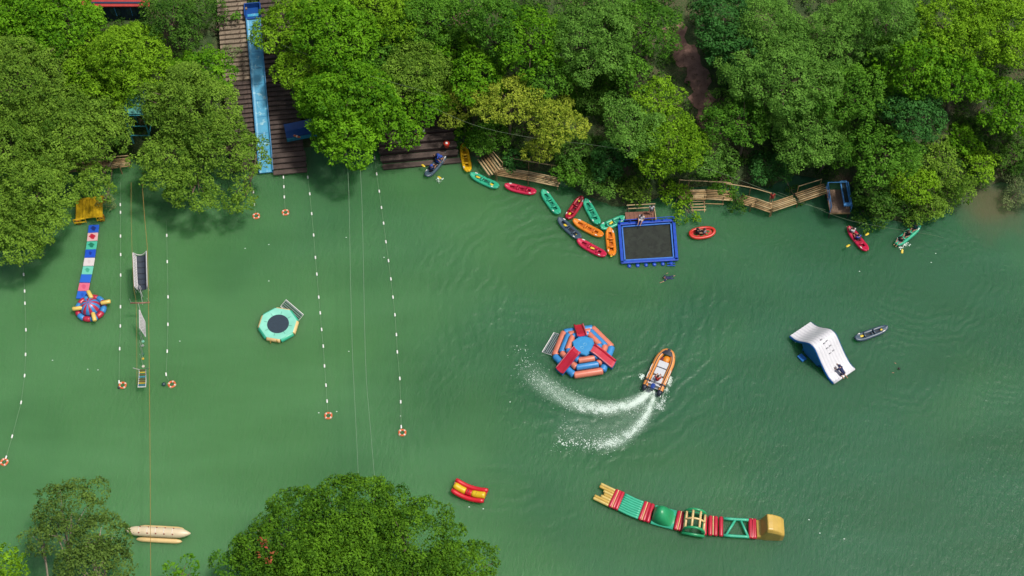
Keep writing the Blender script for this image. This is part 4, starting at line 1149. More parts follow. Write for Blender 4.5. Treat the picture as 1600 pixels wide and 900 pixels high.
MB().grid([[(L_ * (u - .5), v + bow(u)[0], bow(u)[1] - .02) for v in (.5, 0, -.5)] for u in [i / 10 for i in range(11)]]).build('floor', RED, tb)
for u in (.25, .48, .72): MB().tube([(L_ * (u - .5), -.14 + bow(u)[0], .68), (L_ * (u - .5), bow(u)[0], .74), (L_ * (u - .5), .14 + bow(u)[0], .68)], .025, 6).build('handle', BLACK, tb)

# banana boat ------------------------------------------------------
c, L_, a = span((196, 829.5), (298.5, 835), .5)
bb = thing('banana_boat', 'cream banana boat with red handles under the thin tree', 'banana boat', (c.x, c.y, 0), a)
BAN = mat('worn_cream_pvc', S(244, 226, 190), .4, .06, 1.5, rgb2=S(206, 176, 122), thr=.66)
us = [0, .04, .09, .16, .3, .5, .7, .84, .91, .96, 1]
MB().tube([(L_ * (u - .5), 0, .60 + .1 * (2 * u - 1) ** 4) for u in us], [.04, .17, .31, .41, .43, .43, .43, .41, .31, .18, .04], 16).build('main_tube', BAN, bb, smooth=True)
for sd in (-1, 1):
    MB().tube([(L_ * (u - .5), sd * .54, .16) for u in (.17, .2, .26, .5, .78, .84, .87)], [.03, .14, .21, .22, .21, .14, .03], 12).build('side_float', CREAM, bb, smooth=True)
RH = mat('dark_red_handle', S(150, 34, 40), .5)
for i in range(5):
    x = L_ * (-.27 + .128 * i)
    for sd in (-1, 1):
        MB().ball((x, sd * .27, .93), .075, .06, .05, 8, 5).build('handle_patch', RH, bb, smooth=True)
    MB().tube([(x - .05, -.2, 1.0), (x - .05, 0, 1.07), (x - .05, .2, 1.0)], .022, 6).build('grip_strap', WHITE, bb)
# spinning dome -----------------------------------------------------
dm = thing('spinner_dome', 'red and blue striped inflatable dome with yellow arm tubes', 'inflatable dome', P(143, 484, 0), math.radians(8))
DRED = pvc('dome_red', S(200, 48, 76)); DBLUE = pvc('dome_blue', S(66, 150, 220)); DCREAM = pvc('arm_yellow', S(250, 214, 112))
for i in range(12):
    a0 = 2 * math.pi * i / 12; a1 = a0 + 2 * math.pi / 12
    MB().tube([(1.2 * math.cos(a0 + (a1 - a0) * k / 4), 1.2 * math.sin(a0 + (a1 - a0) * k / 4), .26) for k in range(5)], [.25, .27, .27, .27, .25], 12).build('ring_segment', (DRED, DBLUE)[i % 2], dm, smooth=True)
for i in range(16):
    rows = []
    for k in range(8):
        th = math.pi / 2 * k / 7
        rows.append([((.92 + .03 * math.sin(math.pi * j / 4)) * math.sin(th) * math.cos(2 * math.pi * (i + j / 4) / 16), (.92 + .03 * math.sin(math.pi * j / 4)) * math.sin(th) * math.sin(2 * math.pi * (i + j / 4) / 16), .3 + .95 * math.cos(th)) for j in range(5)])
    MB().grid([r[::-1] for r in rows][::1]).build('dome_gore', (DRED, DBLUE)[i % 2], dm, smooth=True)
MB().tube([(0, 0, 1.22), (0, 0, 1.32)], [.09, .05], 10).build('top_valve', DBLUE, dm)
for px, py, qx, qy in ((237, 322, 215, 280), (290, 352, 348, 340), (188, 378, 124, 386), (244, 408, 256, 456)):
    f_ = lambda x, y, z: (P(80 + x / 3.75, 380 + y / 3.75, z) - dm.location)
    a_ = Matrix.Rotation(-dm.rotation_euler[2], 3, 'Z') @ f_(px, py, .75); b_ = Matrix.Rotation(-dm.rotation_euler[2], 3, 'Z') @ f_(qx, qy, .75)
    MB().tube([a_, a_.lerp(b_, .08), a_.lerp(b_, .92), b_], [.14, .2, .2, .14], 12).build('arm_tube', DCREAM, dm, smooth=True)
MB().tube([(.92 * math.cos(t), .92 * math.sin(t), .5) for t in [2 * math.pi * i / 40 for i in range(40)]], .04, 6, closed=True).build('seam_rope', mat('navy_rope', S(40, 50, 110), .8), dm)

# mat walkway -------------------------------------------------------
mc = [(147, 351.5), (145.5, 364), (144, 377), (142, 390), (140.3, 403), (138, 416), (135.5, 429), (132.5, 442), (129.8, 455), (127, 467)]
mw_c = P(138, 409, 0)
mw = thing('mat_walkway', 'row of coloured square mats floating from yellow deck to striped dome', 'mat walkway', mw_c)
def printed(name, base, fig, r0=.33):
    """square mat with a round flower print"""
    m = bpy.data.materials.new(name); m.use_nodes = True; N = m.node_tree.nodes; L = m.node_tree.links; bs = N['Principled BSDF']; bs.inputs['Roughness'].default_value = .45
    tc = N.new('ShaderNodeTexCoord'); nz = N.new('ShaderNodeTexNoise'); nz.inputs['Scale'].default_value = 3.5
    L.new(tc.outputs['Object'], nz.inputs['Vector'])
    ln = N.new('ShaderNodeVectorMath'); ln.operation = 'LENGTH'; L.new(tc.outputs['Object'], ln.inputs[0])
    ad = N.new('ShaderNodeMath'); ad.operation = 'MULTIPLY_ADD'; ad.inputs[1].default_value = .5; L.new(nz.outputs['Fac'], ad.inputs[0]); L.new(ln.outputs['Value'], ad.inputs[2])
    cr = N.new('ShaderNodeValToRGB'); e = cr.color_ramp.elements; cr.color_ramp.interpolation = 'LINEAR'
    e[0].position = r0 + .18; e[0].color = (*fig, 1); e[1].position = r0 + .26; e[1].color = (*base, 1)
    L.new(ad.outputs[0], cr.inputs['Fac']); L.new(cr.outputs[0], bs.inputs['Base Color']); return m
MC = [printed('mat_blue_dark', S(28, 92, 210), S(18, 44, 120), .3), printed('mat_red_rose', S(235, 190, 190), S(196, 30, 60), .34), printed('mat_teal', S(80, 200, 170), S(20, 130, 100), .32), printed('mat_blue', S(26, 86, 215), S(16, 50, 160), .2), printed('mat_white', S(236, 226, 228), S(224, 210, 214), .2), printed('mat_mint', S(120, 220, 195), S(70, 180, 150), .26), printed('mat_blue_plain', S(40, 110, 225), S(40, 110, 225), .2), printed('mat_pink', S(240, 120, 150), S(225, 90, 130), .26), printed('mat_blue_end', S(40, 110, 225), S(30, 90, 205), .2)]
for i in range(9):
    a_, b_ = P(*mc[i], .1), P(*mc[i + 1], .1); t = (b_ - a_); ang = math.atan2(t.y, t.x); m_ = (a_ + b_) / 2
    me = MB().box((0, 0, 0), (t.length - .03, 1.0, .12)).mesh('mat'); me.materials.append(MC[i])
    o = link('mat', me, mw, bevel=.035); o.location = m_ - mw_c + Vector((0, 0, .02 * math.sin(i * 2.3))); o.rotation_euler[2] = ang

# yellow deck -------------------------------------------------------
YD = mat('yellow_deck_paint', S(240, 196, 20), .5, .2, 2, .2, rgb2=S(206, 140, 14), thr=.6)
yd = thing('yellow_deck', 'bright yellow deck half under leaves at the head of the mat row', 'deck', P(142, 335, 0), math.radians(9))
for i in range(8): MB().box((-1.12 + i * .32, .35, .62), (.30, 2.5, .08)).build('deck_plank', YD, yd, bevel=.01)
for x0, x1 in ((-1.45, -.35), (.72, 1.3)):
    MB().tube([(x0, -1.15, .95), (x1, -1.15, .95)], .05, 6).build('rail', YD, yd)
    MB().tube([(x0, -1.15, .45), (x1, -1.15, .45)], .05, 6).build('rail', YD, yd)
    for k in range(3):
        x = x0 + (x1 - x0) * k / 2; MB().tube([(x, -1.15, .3), (x, -1.15, .97)], .045, 6).build('rail_post', YD, yd)
for x in (-1.1, 1.1):
    for y in (-.8, 1.4): MB().box((x, y, .1), (.5, .5, .9)).build('float_block', mat('ochre_float', S(190, 130, 30), .5), yd, bevel=.05)

# ------------------------------------------------------------------ people
SKIN = mat('skin', S(190, 140, 112), .55, .06, 6); SKIN2 = mat('tan_skin', S(160, 112, 86), .55, .06, 6)
HAIR = mat('black_hair', (.012, .01, .01), .5, .2, 8)
CLOTH = {k: mat('cloth_' + k, v, .8, .12, 5) for k, v in {'navy': S(30, 44, 96), 'blue': S(44, 84, 190), 'red': S(196, 52, 48), 'white': S(222, 222, 226), 'black': S(30, 30, 36), 'grey': S(130, 134, 142), 'teal': S(40, 120, 120), 'orange': S(230, 110, 40), 'maroon': S(110, 36, 52)}.items()}
def joints(pose):
    """joint positions in metres, x forward, pelvis at the origin"""
    if pose == 'sit':
        J = dict(hip=(0, 0, .1), chest=(-.04, 0, .42), neck=(-.02, 0, .58), head=(.02, 0, .70), top=(.02, 0, .82),
                 shL=(-.04, .19, .52), elL=(.12, .27, .30), wrL=(.34, .20, .28), shR=(-.04, -.19, .52), elR=(.12, -.27, .30), wrR=(.34, -.20, .28),
                 hpL=(.02, .1, .08), knL=(.40, .14, .26), anL=(.66, .12, .05), toL=(.82, .13, .05), hpR=(.02, -.1, .08), knR=(.40, -.14, .26), anR=(.66, -.12, .05), toR=(.82, -.13, .05))
    elif pose == 'swim':
        J = dict(hip=(0, 0, -.05), chest=(.32, 0, 0), neck=(.50, 0, .04), head=(.60, 0, .10), top=(.68, 0, .16),
                 shL=(.42, .19, .02), elL=(.64, .34, -.02), wrL=(.88, .40, 0), shR=(.42, -.19, .02), elR=(.34, -.42, -.05), wrR=(.12, -.52, -.02),
                 hpL=(-.06, .1, -.06), knL=(-.46, .15, -.08), anL=(-.86, .20, -.05), toL=(-1.0, .22, -.1), hpR=(-.06, -.1, -.06), knR=(-.46, -.15, -.04), anR=(-.86, -.22, -.06), toR=(-1.0, -.24, -.1))
    elif pose == 'float':      # upright in the water, chest deep
        J = dict(hip=(0, 0, -.55), chest=(0, 0, -.2), neck=(0, 0, -.02), head=(.02, 0, .12), top=(.02, 0, .24),
                 shL=(0, .2, -.1), elL=(.14, .42, -.08), wrL=(.34, .5, -.02), shR=(0, -.2, -.1), elR=(.14, -.42, -.08), wrR=(.34, -.5, -.02),
                 hpL=(0, .1, -.6), knL=(.1, .12, -1.0), anL=(-.05, .12, -1.4), toL=(.1, .12, -1.45), hpR=(0, -.1, -.6), knR=(.1, -.12, -1.0), anR=(-.05, -.12, -1.4), toR=(.1, -.12, -1.45))
    elif pose == 'climb':      # leaning forward on hands and knees
        J = dict(hip=(0, 0, .42), chest=(.36, 0, .58), neck=(.53, 0, .68), head=(.64, 0, .76), top=(.72, 0, .84),
                 shL=(.46, .2, .60), elL=(.60, .28, .38), wrL=(.82, .24, .30), shR=(.46, -.2, .60), elR=(.62, -.26, .42), wrR=(.90, -.2, .42),
                 hpL=(-.04, .1, .4), knL=(.12, .16, .06), anL=(-.28, .15, .03), toL=(-.40, .15, .0), hpR=(-.04, -.1, .4), knR=(-.02, -.16, .04), anR=(-.42, -.16, .02), toR=(-.54, -.16, .0))
    elif pose == 'stand':
        J = dict(hip=(0, 0, .92), chest=(0, 0, 1.25), neck=(0, 0, 1.45), head=(.03, 0, 1.57), top=(.03, 0, 1.70),
                 shL=(0, .2, 1.38), elL=(.02, .28, 1.10), wrL=(.14, .28, .88), shR=(0, -.2, 1.38), elR=(.02, -.28, 1.10), wrR=(.14, -.28, .88),
                 hpL=(0, .1, .88), knL=(.03, .11, .48), anL=(0, .11, .07), toL=(.16, .12, .03), hpR=(0, -.1, .88), knR=(.03, -.11, .48), anR=(0, -.11, .07), toR=(.16, -.12, .03))
    return {k: Vector(v) for k, v in J.items()}
RAD = dict(hip=.14, chest=.15, neck=.055, head=.10, top=.06, sh=.07, el=.045, wr=.034, hp=.095, kn=.062, an=.042, to=.038)
def person(loc, rz, pose, label, shirt='navy', trousers='black', skin=SKIN, vest=None, hat=None, scale=1.0):
    root = thing('person', label, 'person', loc, rz); root.scale = (scale,) * 3
    J = joints(pose); V = []; E = []; Rd = []; idx = {}
    def v(name, p, r): idx[name] = len(V); V.append(tuple(p)); Rd.append(r); return idx[name]
    for k, p in J.items(): v(k, p, RAD[k[:2] if k[:2] in RAD and k not in ('top',) else k] if k not in ('hip', 'chest', 'neck', 'head', 'top') else RAD[k])
    for a, b in (('hip', 'chest'), ('chest', 'neck'), ('neck', 'head'), ('head', 'top')): E.append((idx[a], idx[b]))
    for s in 'LR':
        E += [(idx['chest'], idx['sh' + s]), (idx['sh' + s], idx['el' + s]), (idx['el' + s], idx['wr' + s]), (idx['hip'], idx['hp' + s]), (idx['hp' + s], idx['kn' + s]), (idx['kn' + s], idx['an' + s]), (idx['an' + s], idx['to' + s])]
        d = (J['wr' + s] - J['el' + s]).normalized(); side = d.cross(Vector((0, 0, 1))).normalized(); up = side.cross(d)
        sg = 1 if s == 'L' else -1
        palm = v('palm' + s, J['wr' + s] + d * .06, .034); E.append((idx['wr' + s], palm))
        for q in range(4):
            o_ = side * ((q - 1.5) * .021); l = (.036, .042, .039, .03)[q]
            k1 = v(f'f{q}a{s}', J['wr' + s] + d * (.10 + l * .3) + o_, .009); k2 = v(f'f{q}b{s}', J['wr' + s] + d * (.10 + l * 1.3) + o_ - up * .02, .008)
            E += [(palm, k1), (k1, k2)]
        k1 = v('th' + s, J['wr' + s] + d * .06 + side * (sg * .045) - up * .01, .010); k2 = v('tt' + s, J['wr' + s] + d * .09 + side * (sg * .055) - up * .02, .008)
        E += [(palm, k1), (k1, k2)]
    me = bpy.data.meshes.new('body'); me.from_pydata(V, E, []); me.materials.append(skin)
    b = link('body', me, root); sk = b.modifiers.new('skin', 'SKIN'); sk.use_smooth_shade = True
    for i, r in enumerate(Rd): me.skin_vertices[0].data[i].radius = (r, r)
    me.skin_vertices[0].data[0].use_root = True
    ss = b.modifiers.new('sub', 'SUBSURF'); ss.levels = 1; ss.render_levels = 1
    C_ = CLOTH
    sh = MB(); sh.tube([J['hip'].lerp(J['chest'], .05), J['hip'].lerp(J['chest'], .5), J['chest'], J['chest'].lerp(J['neck'], .55)], [.165, .17, .185, .115], 12)
    for s in 'LR': sh.tube([J['chest'].lerp(J['sh' + s], .5), J['sh' + s], J['sh' + s].lerp(J['el' + s], .7)], [.11, .088, .068], 10)
    sh.build('shirt', C_[shirt], root, smooth=True)
    tr_ = MB(); tr_.tube([J['hip'] + (J['hip'] - J['chest']).normalized() * .1, J['hip'], J['hip'].lerp(J['chest'], .2)], [.13, .165, .16], 12)
    for s in 'LR': tr_.tube([J['hp' + s].lerp(J['hip'], .3), J['hp' + s].lerp(J['kn' + s], .2), J['kn' + s].lerp(J['hp' + s], .1)], [.11, .112, .082], 10)
    tr_.build('shorts', C_[trousers], root, smooth=True)
    hd = J['head'] + Vector((-.012, 0, .035))
    if hat: 
        MB().ball(hd, .125, .115, .10, 12, 6, half=True).build('helmet', C_[hat], root, smooth=True)
        MB().tube([hd + Vector((.145 * math.cos(t), .13 * math.sin(t), .0)) for t in [2 * math.pi * i / 14 for i in range(14)]], .018, 5, closed=True).build('helmet_rim', C_[hat], root)
    else: MB().ball(hd + Vector((-.01, 0, -.01)), .115, .108, .105, 12, 7, half=True).build('hair', HAIR, root, smooth=True)
    MB().ball(J['head'] + Vector((.105, 0, .0)), .02, .014, .02, 6, 4).build('nose', skin, root, smooth=True)
    for sd in (-1, 1): MB().ball(J['head'] + Vector((.092, sd * .036, .025)), .013, .016, .012, 6, 4).build('eye', HAIR, root)
    if vest:
        vb = MB(); vb.tube([J['hip'].lerp(J['chest'], .3), J['chest'], J['chest'].lerp(J['neck'], .5)], [.19, .205, .14], 12); vb.build('life_vest', C_[vest], root, smooth=True)
    return root

# ------------------------------------------------------------------ kayaks
KCOL = {'yellow': S(240, 190, 24), 'teal': S(56, 190, 148), 'red': S(214, 34, 78), 'wine': S(176, 22, 50), 'orange': S(246, 142, 34), 'slate': S(70, 92, 110)}
KDK = {'yellow': S(196, 148, 14), 'teal': S(30, 140, 112), 'red': S(170, 22, 56), 'wine': S(128, 14, 36), 'orange': S(206, 104, 20), 'slate': S(44, 58, 72)}
PADDLE = mat('yellow_paddle', S(238, 208, 50), .5); SHAFT = mat('paddle_shaft', S(60, 60, 60), .5)
def kayak(bow_px, stern_px, col, label, width=.95, extra=.12, seats=((.36), (.64)), paddles=(), cover=True, name='inflatable_kayak'):
    c, L_, a = span(stern_px, bow_px, .25); L_ += extra
    k = thing(name, label, 'kayak', (c.x, c.y, 0), a, group='inflatable kayaks')
    m = pvc('kayak_' + col, KCOL[col]); dk = pvc('kayak_floor_' + col, KDK[col])
    r = .17; hw_ = width / 2 - r
    def out(u):      # u 0 stern .. 1 bow : half width and height of the side tube's centre line
        w = hw_ * min(1, (max(0, 1 - (2 * u - 1) ** 2 * 1.0)) ** .55 * 1.18) if u > .5 else hw_ * min(1, (max(0, 1 - abs(2 * u - 1) ** 3.2)) ** .6 * 1.1)
        return w, .20 + .20 * abs(2 * u - 1) ** 3
    us_ = [0, .02, .06, .12, .2, .3, .4, .5, .6, .7, .8, .88, .94, .98, 1]
    for sd in (-1, 1):
        pts = [(L_ * .96 * (u - .5), sd * max(out(u)[0], .03), out(u)[1]) for u in us_]
        MB().tube(pts, [.07, .11, .15, r, r, r, r, r, r, r, r * .97, r * .9, .13, .10, .06], 10).build('side_tube', m, k, smooth=True)
    MB().grid([[(L_ * .9 * (u - .5), v * out(u)[0], .13 + .03 * math.cos(v * 9)) for v in (-1, -.6, -.2, .2, .6, 1)] for u in us_[1:-1]]).build('floor', dk, k, smooth=True)
    for u0, u1, nm in ((.0, .16, 'stern_cover'), (.83, 1.0, 'bow_cover')):
        if cover:
            MB().grid([[(L_ * .95 * (u - .5), v * (out(u)[0] + .03), out(u)[1] + r * .62 + .05 * (1 - v * v)) for v in (-1, -.5, 0, .5, 1)] for u in [u0 + (u1 - u0) * q / 6 for q in range(7)]]).build(nm, m, k, smooth=True)
    for u in seats:
        x = L_ * (u - .5)
        sh = MB().box((x, 0, .27), (.34, width - .44, .12)); s_ = sh.build('seat', dk, k, bevel=.03)
        MB().tube([(x - .2, -hw_ + .02, .42), (x - .24, 0, .46), (x - .2, hw_ - .02, .42)], .07, 8).build('backrest', m, s_, smooth=True)
    MB().tube([(L_ * .02, -hw_, .3), (L_ * .02, hw_, .3)], .05, 8).build('thwart', m, k, smooth=True)
    for u, sd in ((.16, 1), (.84, -1)):
        w_, z_ = out(u)
        MB().box((L_ * .96 * (u - .5), sd * (w_ + .05), z_ + r * .93), (.26, .09, .02), sd * .22 * (1 if u < .5 else -1)).build('white_patch', WHITE, k)
    for u in (.015, .985):
        MB().tube([(L_ * .96 * (u - .5), -.05, .47), (L_ * .96 * (u - .5), 0, .52), (L_ * .96 * (u - .5), .05, .47)], .016, 5).build('carry_handle', BLACK, k)
    for q, (u, v, ang, lab) in enumerate(paddles):
        M_ = Matrix.Rotation(a, 3, 'Z'); loc = Vector((c.x, c.y, 0)) + M_ @ Vector((L_ * (u - .5), v, .36))
        dd = Vector((math.cos(a + ang), math.sin(a + ang), 0)); paddle(loc - dd * .55, a + ang, lab, .75)
    return k, c, L_, a
def paddle(loc, rz, label, L_=1.35, tilt=0.0, double=False):
    p = thing('paddle', label, 'paddle', loc, rz, group='yellow paddles'); p.rotation_euler[1] = tilt
    MB().tube([(-L_ / 2, 0, 0), (L_ / 2, 0, 0)], .018, 6).build('shaft', SHAFT, p)
    for sg in ((1, -1) if double else (1,)):
        MB().tube([(sg * L_ / 2, 0, 0), (sg * (L_ / 2 + .1), 0, 0), (sg * (L_ / 2 + .38), 0, 0), (sg * (L_ / 2 + .48), 0, 0)], [.03, .10, .12, .05], 8, flat=.25).build('blade', PADDLE, p, smooth=True)
    return p
kayak((723.5, 226), (731.5, 269.5), 'yellow', 'yellow kayak moored at the right end of the dock')
kayak((735, 272), (779, 293), 'teal', 'teal kayak just below the yellow kayak', paddles=((.26, .08, 3.0, 'yellow paddle at the stern of the teal kayak below the yellow one'), (.70, .0, .1, 'yellow paddle at the bow of the teal kayak below the yellow one')))
kayak((788.5, 290), (837.5, 301), 'red', 'red kayak by itself below the bamboo walkway')
kayak((847.5, 298), (873.5, 335), 'teal', 'teal kayak at the left end of the kayak cluster')
kayak((909.5, 308), (886, 342.5), 'wine', 'dark red kayak between two teal kayaks', paddles=((.80, .0, .15, 'yellow paddle in the bow of the dark red kayak'), (.24, .05, 3.0, 'yellow paddle in the stern of the dark red kayak')))
kayak((914, 312), (935, 351), 'teal', 'teal kayak right of the dark red kayak')
kayak((975.5, 340), (938.5, 357), 'teal', 'teal kayak half under the shrub beside the net pool', paddles=((.42, 0, .3, 'yellow paddle in the teal kayak half under the shrub'),))
kayak((872.5, 341.5), (906.5, 373.5), 'slate', 'dark grey kayak at the outer side of the kayak cluster', paddles=((.62, .05, .2, 'yellow paddle amidships in the dark grey kayak of the cluster'), (.16, 0, 3.0, 'yellow paddle at the stern of the dark grey kayak of the cluster')))
kayak((895.5, 344.5), (942, 369), 'orange', 'orange kayak in the middle of the kayak cluster')
kayak((952, 356.5), (956.5, 400.5), 'orange', 'orange kayak moored against the left side of the net pool', paddles=((.06, .02, 2.7, 'yellow paddle at the end of the orange kayak by the net pool'),))
kayak((902, 375.5), (946.5, 400), 'red', 'red kayak at the bottom of the kayak cluster', paddles=((.45, 0, .2, 'yellow paddle in the red kayak at the bottom of the cluster'),))
kayak((1386.5, 511.5), (1335.5, 530.5), 'slate', 'empty dark grey kayak right of the white ramp', width=.9, paddles=((.24, .03, 3.1, 'yellow paddle in the stern of the lone dark grey kayak'), (.80, -.04, .1, 'yellow paddle in the bow of the lone dark grey kayak')))
def crew(kc, us_, kw):
    k, c, L_, a = kc
    for u, d in zip(us_, kw):
        M_ = Matrix.Rotation(a, 3, 'Z'); loc = Vector((c.x, c.y, 0)) + M_ @ Vector((L_ * (u - .5), 0, .26))
        d = dict(d); face = d.pop('face', 0.0); person(loc, a + face, 'sit', **d)
k1 = kayak((696.5, 239.5), (665.5, 276.5), 'slate', 'dark grey kayak with two paddlers leaving the dock')
crew(k1, (.30, .60), (dict(label='paddler in navy at the stern of the kayak by the dock', shirt='navy', hat='blue', vest='navy'), dict(label='paddler in blue cap in the bow of the kayak by the dock', shirt='blue', hat='navy', vest='blue')))
paddle(P(674, 268, .75), math.radians(-42), 'yellow double paddle held across the kayak by the dock', 1.7, double=True)
person(P(684, 250, .2) + Vector((0, 0, .45)), math.radians(-60), 'climb', 'person in blue crouching on the dock step beside the crewed kayak', shirt='blue', trousers='navy', hat='blue')
k2 = kayak((1325.5, 355.5), (1354.5, 392.5), 'red', 'red kayak with two paddlers below the blue framed jetty')
crew(k2, (.50, .78), (dict(label='paddler in blue amidships in the red kayak', shirt='blue', trousers='navy', vest='navy'), dict(label='paddler in white in the bow of the red kayak', shirt='white', trousers='maroon', skin=SKIN)))
paddle(P(1340, 375, .7), math.radians(34), 'yellow double paddle held across the crewed red kayak', 1.9, double=True)
k3 = kayak((1437, 351), (1399.5, 383), 'teal', 'teal kayak with three paddlers under the right hand shrubs')
crew(k3, (.18, .48, .78), (dict(label='rear paddler of the teal kayak, in dark shirt', shirt='black', trousers='grey', face=math.pi), dict(label='middle paddler of the teal kayak, arms out, in black', shirt='black', trousers='black', face=math.pi), dict(label='front paddler of the teal kayak, in teal shirt', shirt='teal', trousers='black', face=math.pi)))
paddle(P(1411, 381, .35), math.radians(-100), 'yellow paddle dipped beside the crewed teal kayak', 1.0, tilt=.4)

# patterned round boat
c, L_, a = span((1077, 367), (1117, 360.5), .25)
pb = thing('patterned_raft', 'round red inflatable boat printed with green leaves right of the net pool', 'raft', (c.x, c.y, 0), a)
PBR = mat('red_boat_pvc', S(220, 58, 44), .4, .1, 2); PBF = mat('leaf_print', S(222, 46, 50), .5, .1, 2, rgb2=S(44, 110, 44), thr=.54)
ell = [(L_ * .47 * math.copysign(abs(math.cos(t)) ** .8, math.cos(t)), .56 * math.sin(t), .24 + .08 * math.cos(t) ** 4) for t in [2 * math.pi * i / 32 for i in range(32)]]
MB().tube(ell, .15, 10, closed=True).build('rim_tube', PBR, pb, smooth=True)
MB().prism([(x * .98, y * .98) for x, y, z in ell], .1, .22).build('floor', PBF, pb)
for i in range(7):
    t = 2 * math.pi * i / 7; MB().ball((.62 * math.cos(t), .3 * math.sin(t), .23), .17, .1, .05, 8, 5).build('leaf_motif', mat('motif_green', S(52, 116, 46), .6), pb, smooth=True)
person(Vector((c.x, c.y, .24)) + Matrix.Rotation(a, 3, 'Z') @ Vector((-.45, .05, 0)), a, 'sit', 'person in black sitting in the patterned red boat', shirt='black', trousers='black')
person(Vector((c.x, c.y, .24)) + Matrix.Rotation(a, 3, 'Z') @ Vector((.15, -.1, 0)), a + 2.8, 'sit', 'person in dark clothes facing backwards in the patterned red boat', shirt='grey', trousers='black')

# ------------------------------------------------------------------ motor boat
c, L_, a = span((1018.5, 610), (1045.5, 549.5), .3)
rb = thing('motor_raft', 'orange rigid inflatable motor boat turning with white wake', 'motor boat', (c.x, c.y, 0), a)
ORA = pvc('rib_orange', S(240, 160, 82)); NAVY = mat('rib_navy', S(34, 40, 58), .5, .15, 3); DECK = mat('rib_deck', S(222, 226, 232), .4, .04, 2)
bw = .72; r_ = .25
def side(sd):
    pts = [(-L_ / 2 + .1, sd * bw, .36), (-L_ * .3, sd * bw, .36), (0, sd * bw, .38), (L_ * .22, sd * bw * .97, .42), (L_ * .36, sd * bw * .74, .5), (L_ * .44, sd * bw * .42, .56), (L_ * .465, 0, .58)]
    return smoothpath(pts, 4)
for sd in (-1, 1):
    pts = side(sd)
    MB().tube(pts, r_, 12).build('side_tube', ORA, rb, smooth=True)
    MB().tube([p + Vector((0, 0, r_ - .015)) + Vector((0, -sd * .03, 0)) for p in pts[:-3]], .05, 6, flat=.5).build('tube_stripe', NAVY, rb)
    MB().tube([p + Vector((0, sd * (r_ - .02), .02)) for p in pts[:-6]], .045, 6).build('rub_strake', NAVY, rb)
    MB().tube([(-L_ / 2 - .32, sd * bw, .36), (-L_ / 2 - .05, sd * bw, .36), (-L_ / 2 + .16, sd * bw, .36)], [.10, .24, .262], 12).build('tube_end', NAVY, rb, smooth=True)
    for x in (-.9, -.1): 
        MB().tube([(x - .35, sd * (bw + .16), .56), (x, sd * (bw + .19), .60), (x + .35, sd * (bw + .16), .56)], .03, 6).build('grab_line', WHITE, rb)
    for x in (-1.45, .5): MB().tube([(x - .09, sd * bw, .36), (x + .09, sd * bw, .36)], r_ + .012, 12, caps=False).build('tube_band', NAVY, rb, smooth=True)
MB().grid([[(L_ * (.30 + .19 * u), v * bw * (1.0 - .80 * u ** 1.6) * 1.15, .66 + .10 * u + .1 * (1 - v * v)) for v in (-1, -.5, 0, .5, 1)] for u in (.25, .45, .65, .85, 1.0)]).build('bow_cover', NAVY, rb, smooth=True)
MB().box((-.15, 0, .2), (L_ * .78, 1.05, .1)).build('floor', DECK, rb)
for x, l in ((.55, .72), (-.25, .78)):
    MB().box((x, 0, .42), (l - .04, .92, .36)).build('deck_box', DECK, rb, bevel=.05)
MB().box((-1.05, -.05, .38), (.6, 1.0, .28)).build('bench', DECK, rb, bevel=.04)
MB().box((-1.72, 0, .42), (.1, 1.2, .5)).build('transom', DECK, rb, bevel=.02)
MB().ball((1.2, -.1, .45), .45, .34, .25, 10, 6).build('orange_bag', mat('orange_bag', S(250, 150, 30), .5), rb, smooth=True)
MB().ball((1.1, .3, .4), .3, .2, .18, 10, 6).build('maroon_bag', CLOTH['maroon'], rb, smooth=True)
eng = MB().box((-2.05, .0, .78), (.52, .36, .42)).build('outboard_cowl', mat('cowl_blue', S(30, 70, 160), .3, .1, 3), rb, bevel=.09)
MB().box((-2.0, 0, .3), (.2, .14, .7)).build('outboard_leg', NAVY, rb)
MB().tube([(-1.8, .0, .78), (-1.35, .1, .82)], .03, 6).build('tiller', NAVY, rb)
dr = Vector((c.x, c.y, .5)) + Matrix.Rotation(a, 3, 'Z') @ Vector((-1.1, -.1, 0))
person(dr, a + .1, 'sit', 'boat driver in red shirt at the stern of the orange motor boat', shirt='red', trousers='white')

# ------------------------------------------------------------------ swimmers and others
person(P(1046, 434, .0), math.radians(188), 'swim', 'swimmer in dark top right below the net pool', shirt='navy', trousers='navy', skin=SKIN)
person(P(1404, 577, .0), math.radians(160), 'float', 'swimmer with head above water right of the white ramp', shirt='navy', trousers='black')
q = P(1317, 584, .5)
person((q.x, q.y, .28), rp_rz, 'climb', 'person in navy climbing onto the foot of the white ramp', shirt='navy', trousers='navy', hat='navy')
person(P(1002, 343, .63), math.radians(250), 'sit', 'person in white sitting on the small wooden landing', shirt='white', trousers='white')
person(P(1017, 334, .7), math.radians(270), 'stand', 'person in white standing at the corner of the small landing', shirt='white', trousers='grey', scale=.85)
person(P(661, 207, 1.75), math.radians(200), 'sit', 'person in white and black sitting on the dock deck', shirt='white', trousers='black')
person(P(651, 208, 1.75), math.radians(300), 'sit', 'person in grey sitting beside the one in white on the dock deck', shirt='grey', trousers='black', scale=.9)
person(P(1205, 314, 1.0), math.radians(270), 'stand', 'person in red on the bend of the zigzag walkway', shirt='red', trousers='red', scale=.8)

